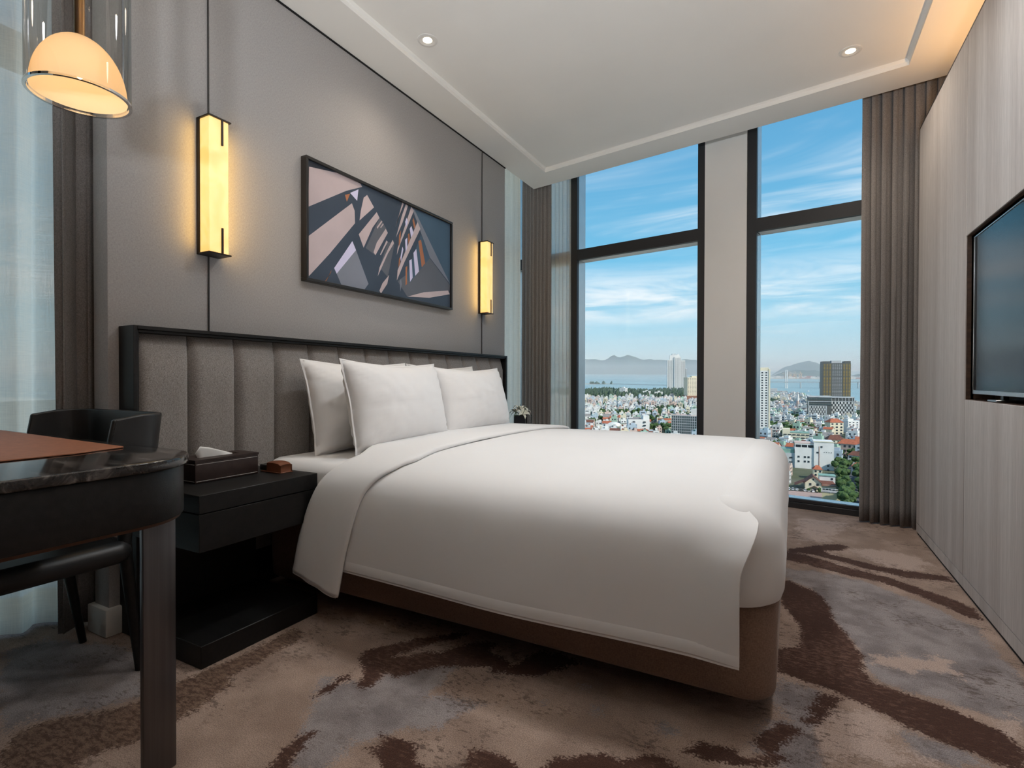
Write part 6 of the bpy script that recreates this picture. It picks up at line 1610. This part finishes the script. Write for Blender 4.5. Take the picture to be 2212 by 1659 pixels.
# ------------------------------------------------------------------ trees
def tree_mesh(seed, n=9, rad=2.2, spread=2.6, hgt=5.0):
    bm = bmesh.new(); rr = random.Random(seed)
    for k in range(n):
        c = Vector((rr.gauss(0, spread * 0.5), rr.gauss(0, spread * 0.5), hgt + rr.uniform(-1.6, 1.8))); s = rad * rr.uniform(0.55, 1.0)
        res = bmesh.ops.create_icosphere(bm, subdivisions=2, radius=s, matrix=Matrix.Translation(c))
        for v in res['verts']:
            d = (v.co - c); v.co = c + d * (1 + 0.38 * mnoise.noise(v.co * 1.1 + Vector((seed, 0, 0)))) ; v.co.z = c.z + (v.co.z - c.z) * 0.8
    me = bpy.data.meshes.new('crown'); bm.to_mesh(me); bm.free(); return me
CROWNS = [tree_mesh(s) for s in range(6)]
tb = MB(); tb.tube((0, 0, 0), (0.1, 0, 4.5), 0.28, 0.18, 7); TRUNK = tb.mesh('trunk')
def tree(x, y, s, label, group):
    r = empty('tree', (x, y, gz(x, y) - 0.3)); r.scale = (s, s, s * rnd.uniform(0.9, 1.2)); r.rotation_euler = (0, 0, rnd.uniform(0, 6.28)); tag(r, label, 'tree', group)
    link('crown', rnd.choice(CROWNS), 'tree_leaves', r, local=True); link('trunk', TRUNK, 'tree_bark', r, local=True)
for k in range(58):
    t = k / 57; y = 318 + 330 * t ** 1.15 + rnd.uniform(-3, 3); c = float(np.interp(y, [300, 640, 900], [36, 51, 58]))
    tree(c + (-6.0 if k % 2 else 6.0) + rnd.uniform(-2.2, 2.2), y, rnd.uniform(0.95, 1.4), 'leafy street tree in the row on the %s side of the avenue' % ('villa' if k % 2 else 'red-roofed'), 'avenue trees')
PK = []
for k in range(60):
    x = 8 + rnd.uniform(-14, 20); y = 770 + rnd.uniform(-34, 40)
    if free(x, y, 3) and all((x - a) ** 2 + (y - c) ** 2 > 49 for a, c in PK): PK.append((x, y)); tree(x, y, rnd.uniform(1.2, 1.7), 'broad dark tree in the park below the grey office blocks', 'park trees')
trees.sort(key=lambda s: (not seen(s), s[2]))
for (x, y, d_, a_) in trees[:190]: tree(x, y, rnd.uniform(0.9, 1.5), 'small green tree among the town houses, %s' % ('between the bed and the shore woods' if a_ < -6 else 'beyond the bed foot towards the grey office blocks'), 'trees among the houses')
for (x, y) in ((-1.5, 428.5), (13, 424), (19.5, 425)): tree(x, y, 0.42, 'small palm-like tree right in front of the gabled villa', 'villa garden trees')
fb = MB(); ico = []
bm = bmesh.new(); bmesh.ops.create_icosphere(bm, subdivisions=1, radius=1.0); bm.verts.ensure_lookup_table()
IV = [tuple(v.co) for v in bm.verts]; IF = [tuple(v.index for v in f.verts) for f in bm.faces]; bm.free()
def blob(x, y, z, sx, sz):
    i0 = len(fb.v); ph = rnd.uniform(0, 6)
    for v in IV:
        k = 1 + 0.3 * math.sin(v[0] * 5 + ph) * math.cos(v[1] * 4 + ph); fb.v.append((x + v[0] * sx * k, y + v[1] * sx * k, z + v[2] * sz * k))
    for f_ in IF: fb.f.append(tuple(i0 + q for q in f_)); fb.m.append(0)
for k in range(1500):
    az = rnd.uniform(-26, -9.5); dist = rnd.uniform(1620, 2080 + 60 * math.sin(az)); x = CAM.x + dist * math.sin(RAD(az)); y = dist * math.cos(RAD(az))
    if y > coast_y(x) - 8 or not free(x, y, 12): continue
    hh = rnd.uniform(7, 13); blob(x, y, gz(x, y) + hh * 0.6, rnd.uniform(4, 8), hh)
for (x, y, d_, a_) in trees[190:]: blob(x, y, gz(x, y) + 3.5, rnd.uniform(3.5, 5.5), rnd.uniform(3.5, 6))
for k in range(60):
    t = rnd.random(); x = -1400 + 440 * t; y = 2885 + 205 * t + rnd.uniform(-8, 8)
    if rnd.random() < 0.75: hh = rnd.uniform(5, 13); blob(x, y, gz(x, y) + hh * 0.7, rnd.uniform(5, 11), hh)
o = link('forest_belt', fb.mesh('forest_belt', smooth=60), 'forest_leaves'); tag(o, 'belt of dark trees along the shore of the bay', 'woodland', kind='stuff')

# ------------------------------------------------------------------ sea haze lying over the bay
if HAZE > 0:
    hm = bpy.data.materials.new('sea_haze'); hm.use_nodes = True; nt = hm.node_tree; nt.nodes.clear()
    out = nt.nodes.new('ShaderNodeOutputMaterial'); vs = nt.nodes.new('ShaderNodeVolumeScatter'); vs.inputs['Color'].default_value = (0.74, 0.90, 1.0, 1); vs.inputs['Density'].default_value = HAZE; vs.inputs['Anisotropy'].default_value = -0.25
    nt.links.new(vs.outputs[0], out.inputs['Volume']); MATS['sea_haze'] = hm
    b = MB(); b.box(-16000, 16000, 1150, 15500, -140, 260)
    o = link('sea_haze', b.mesh('sea_haze'), 'sea_haze'); tag(o, 'thin blue haze hanging over the bay', 'haze', kind='stuff')
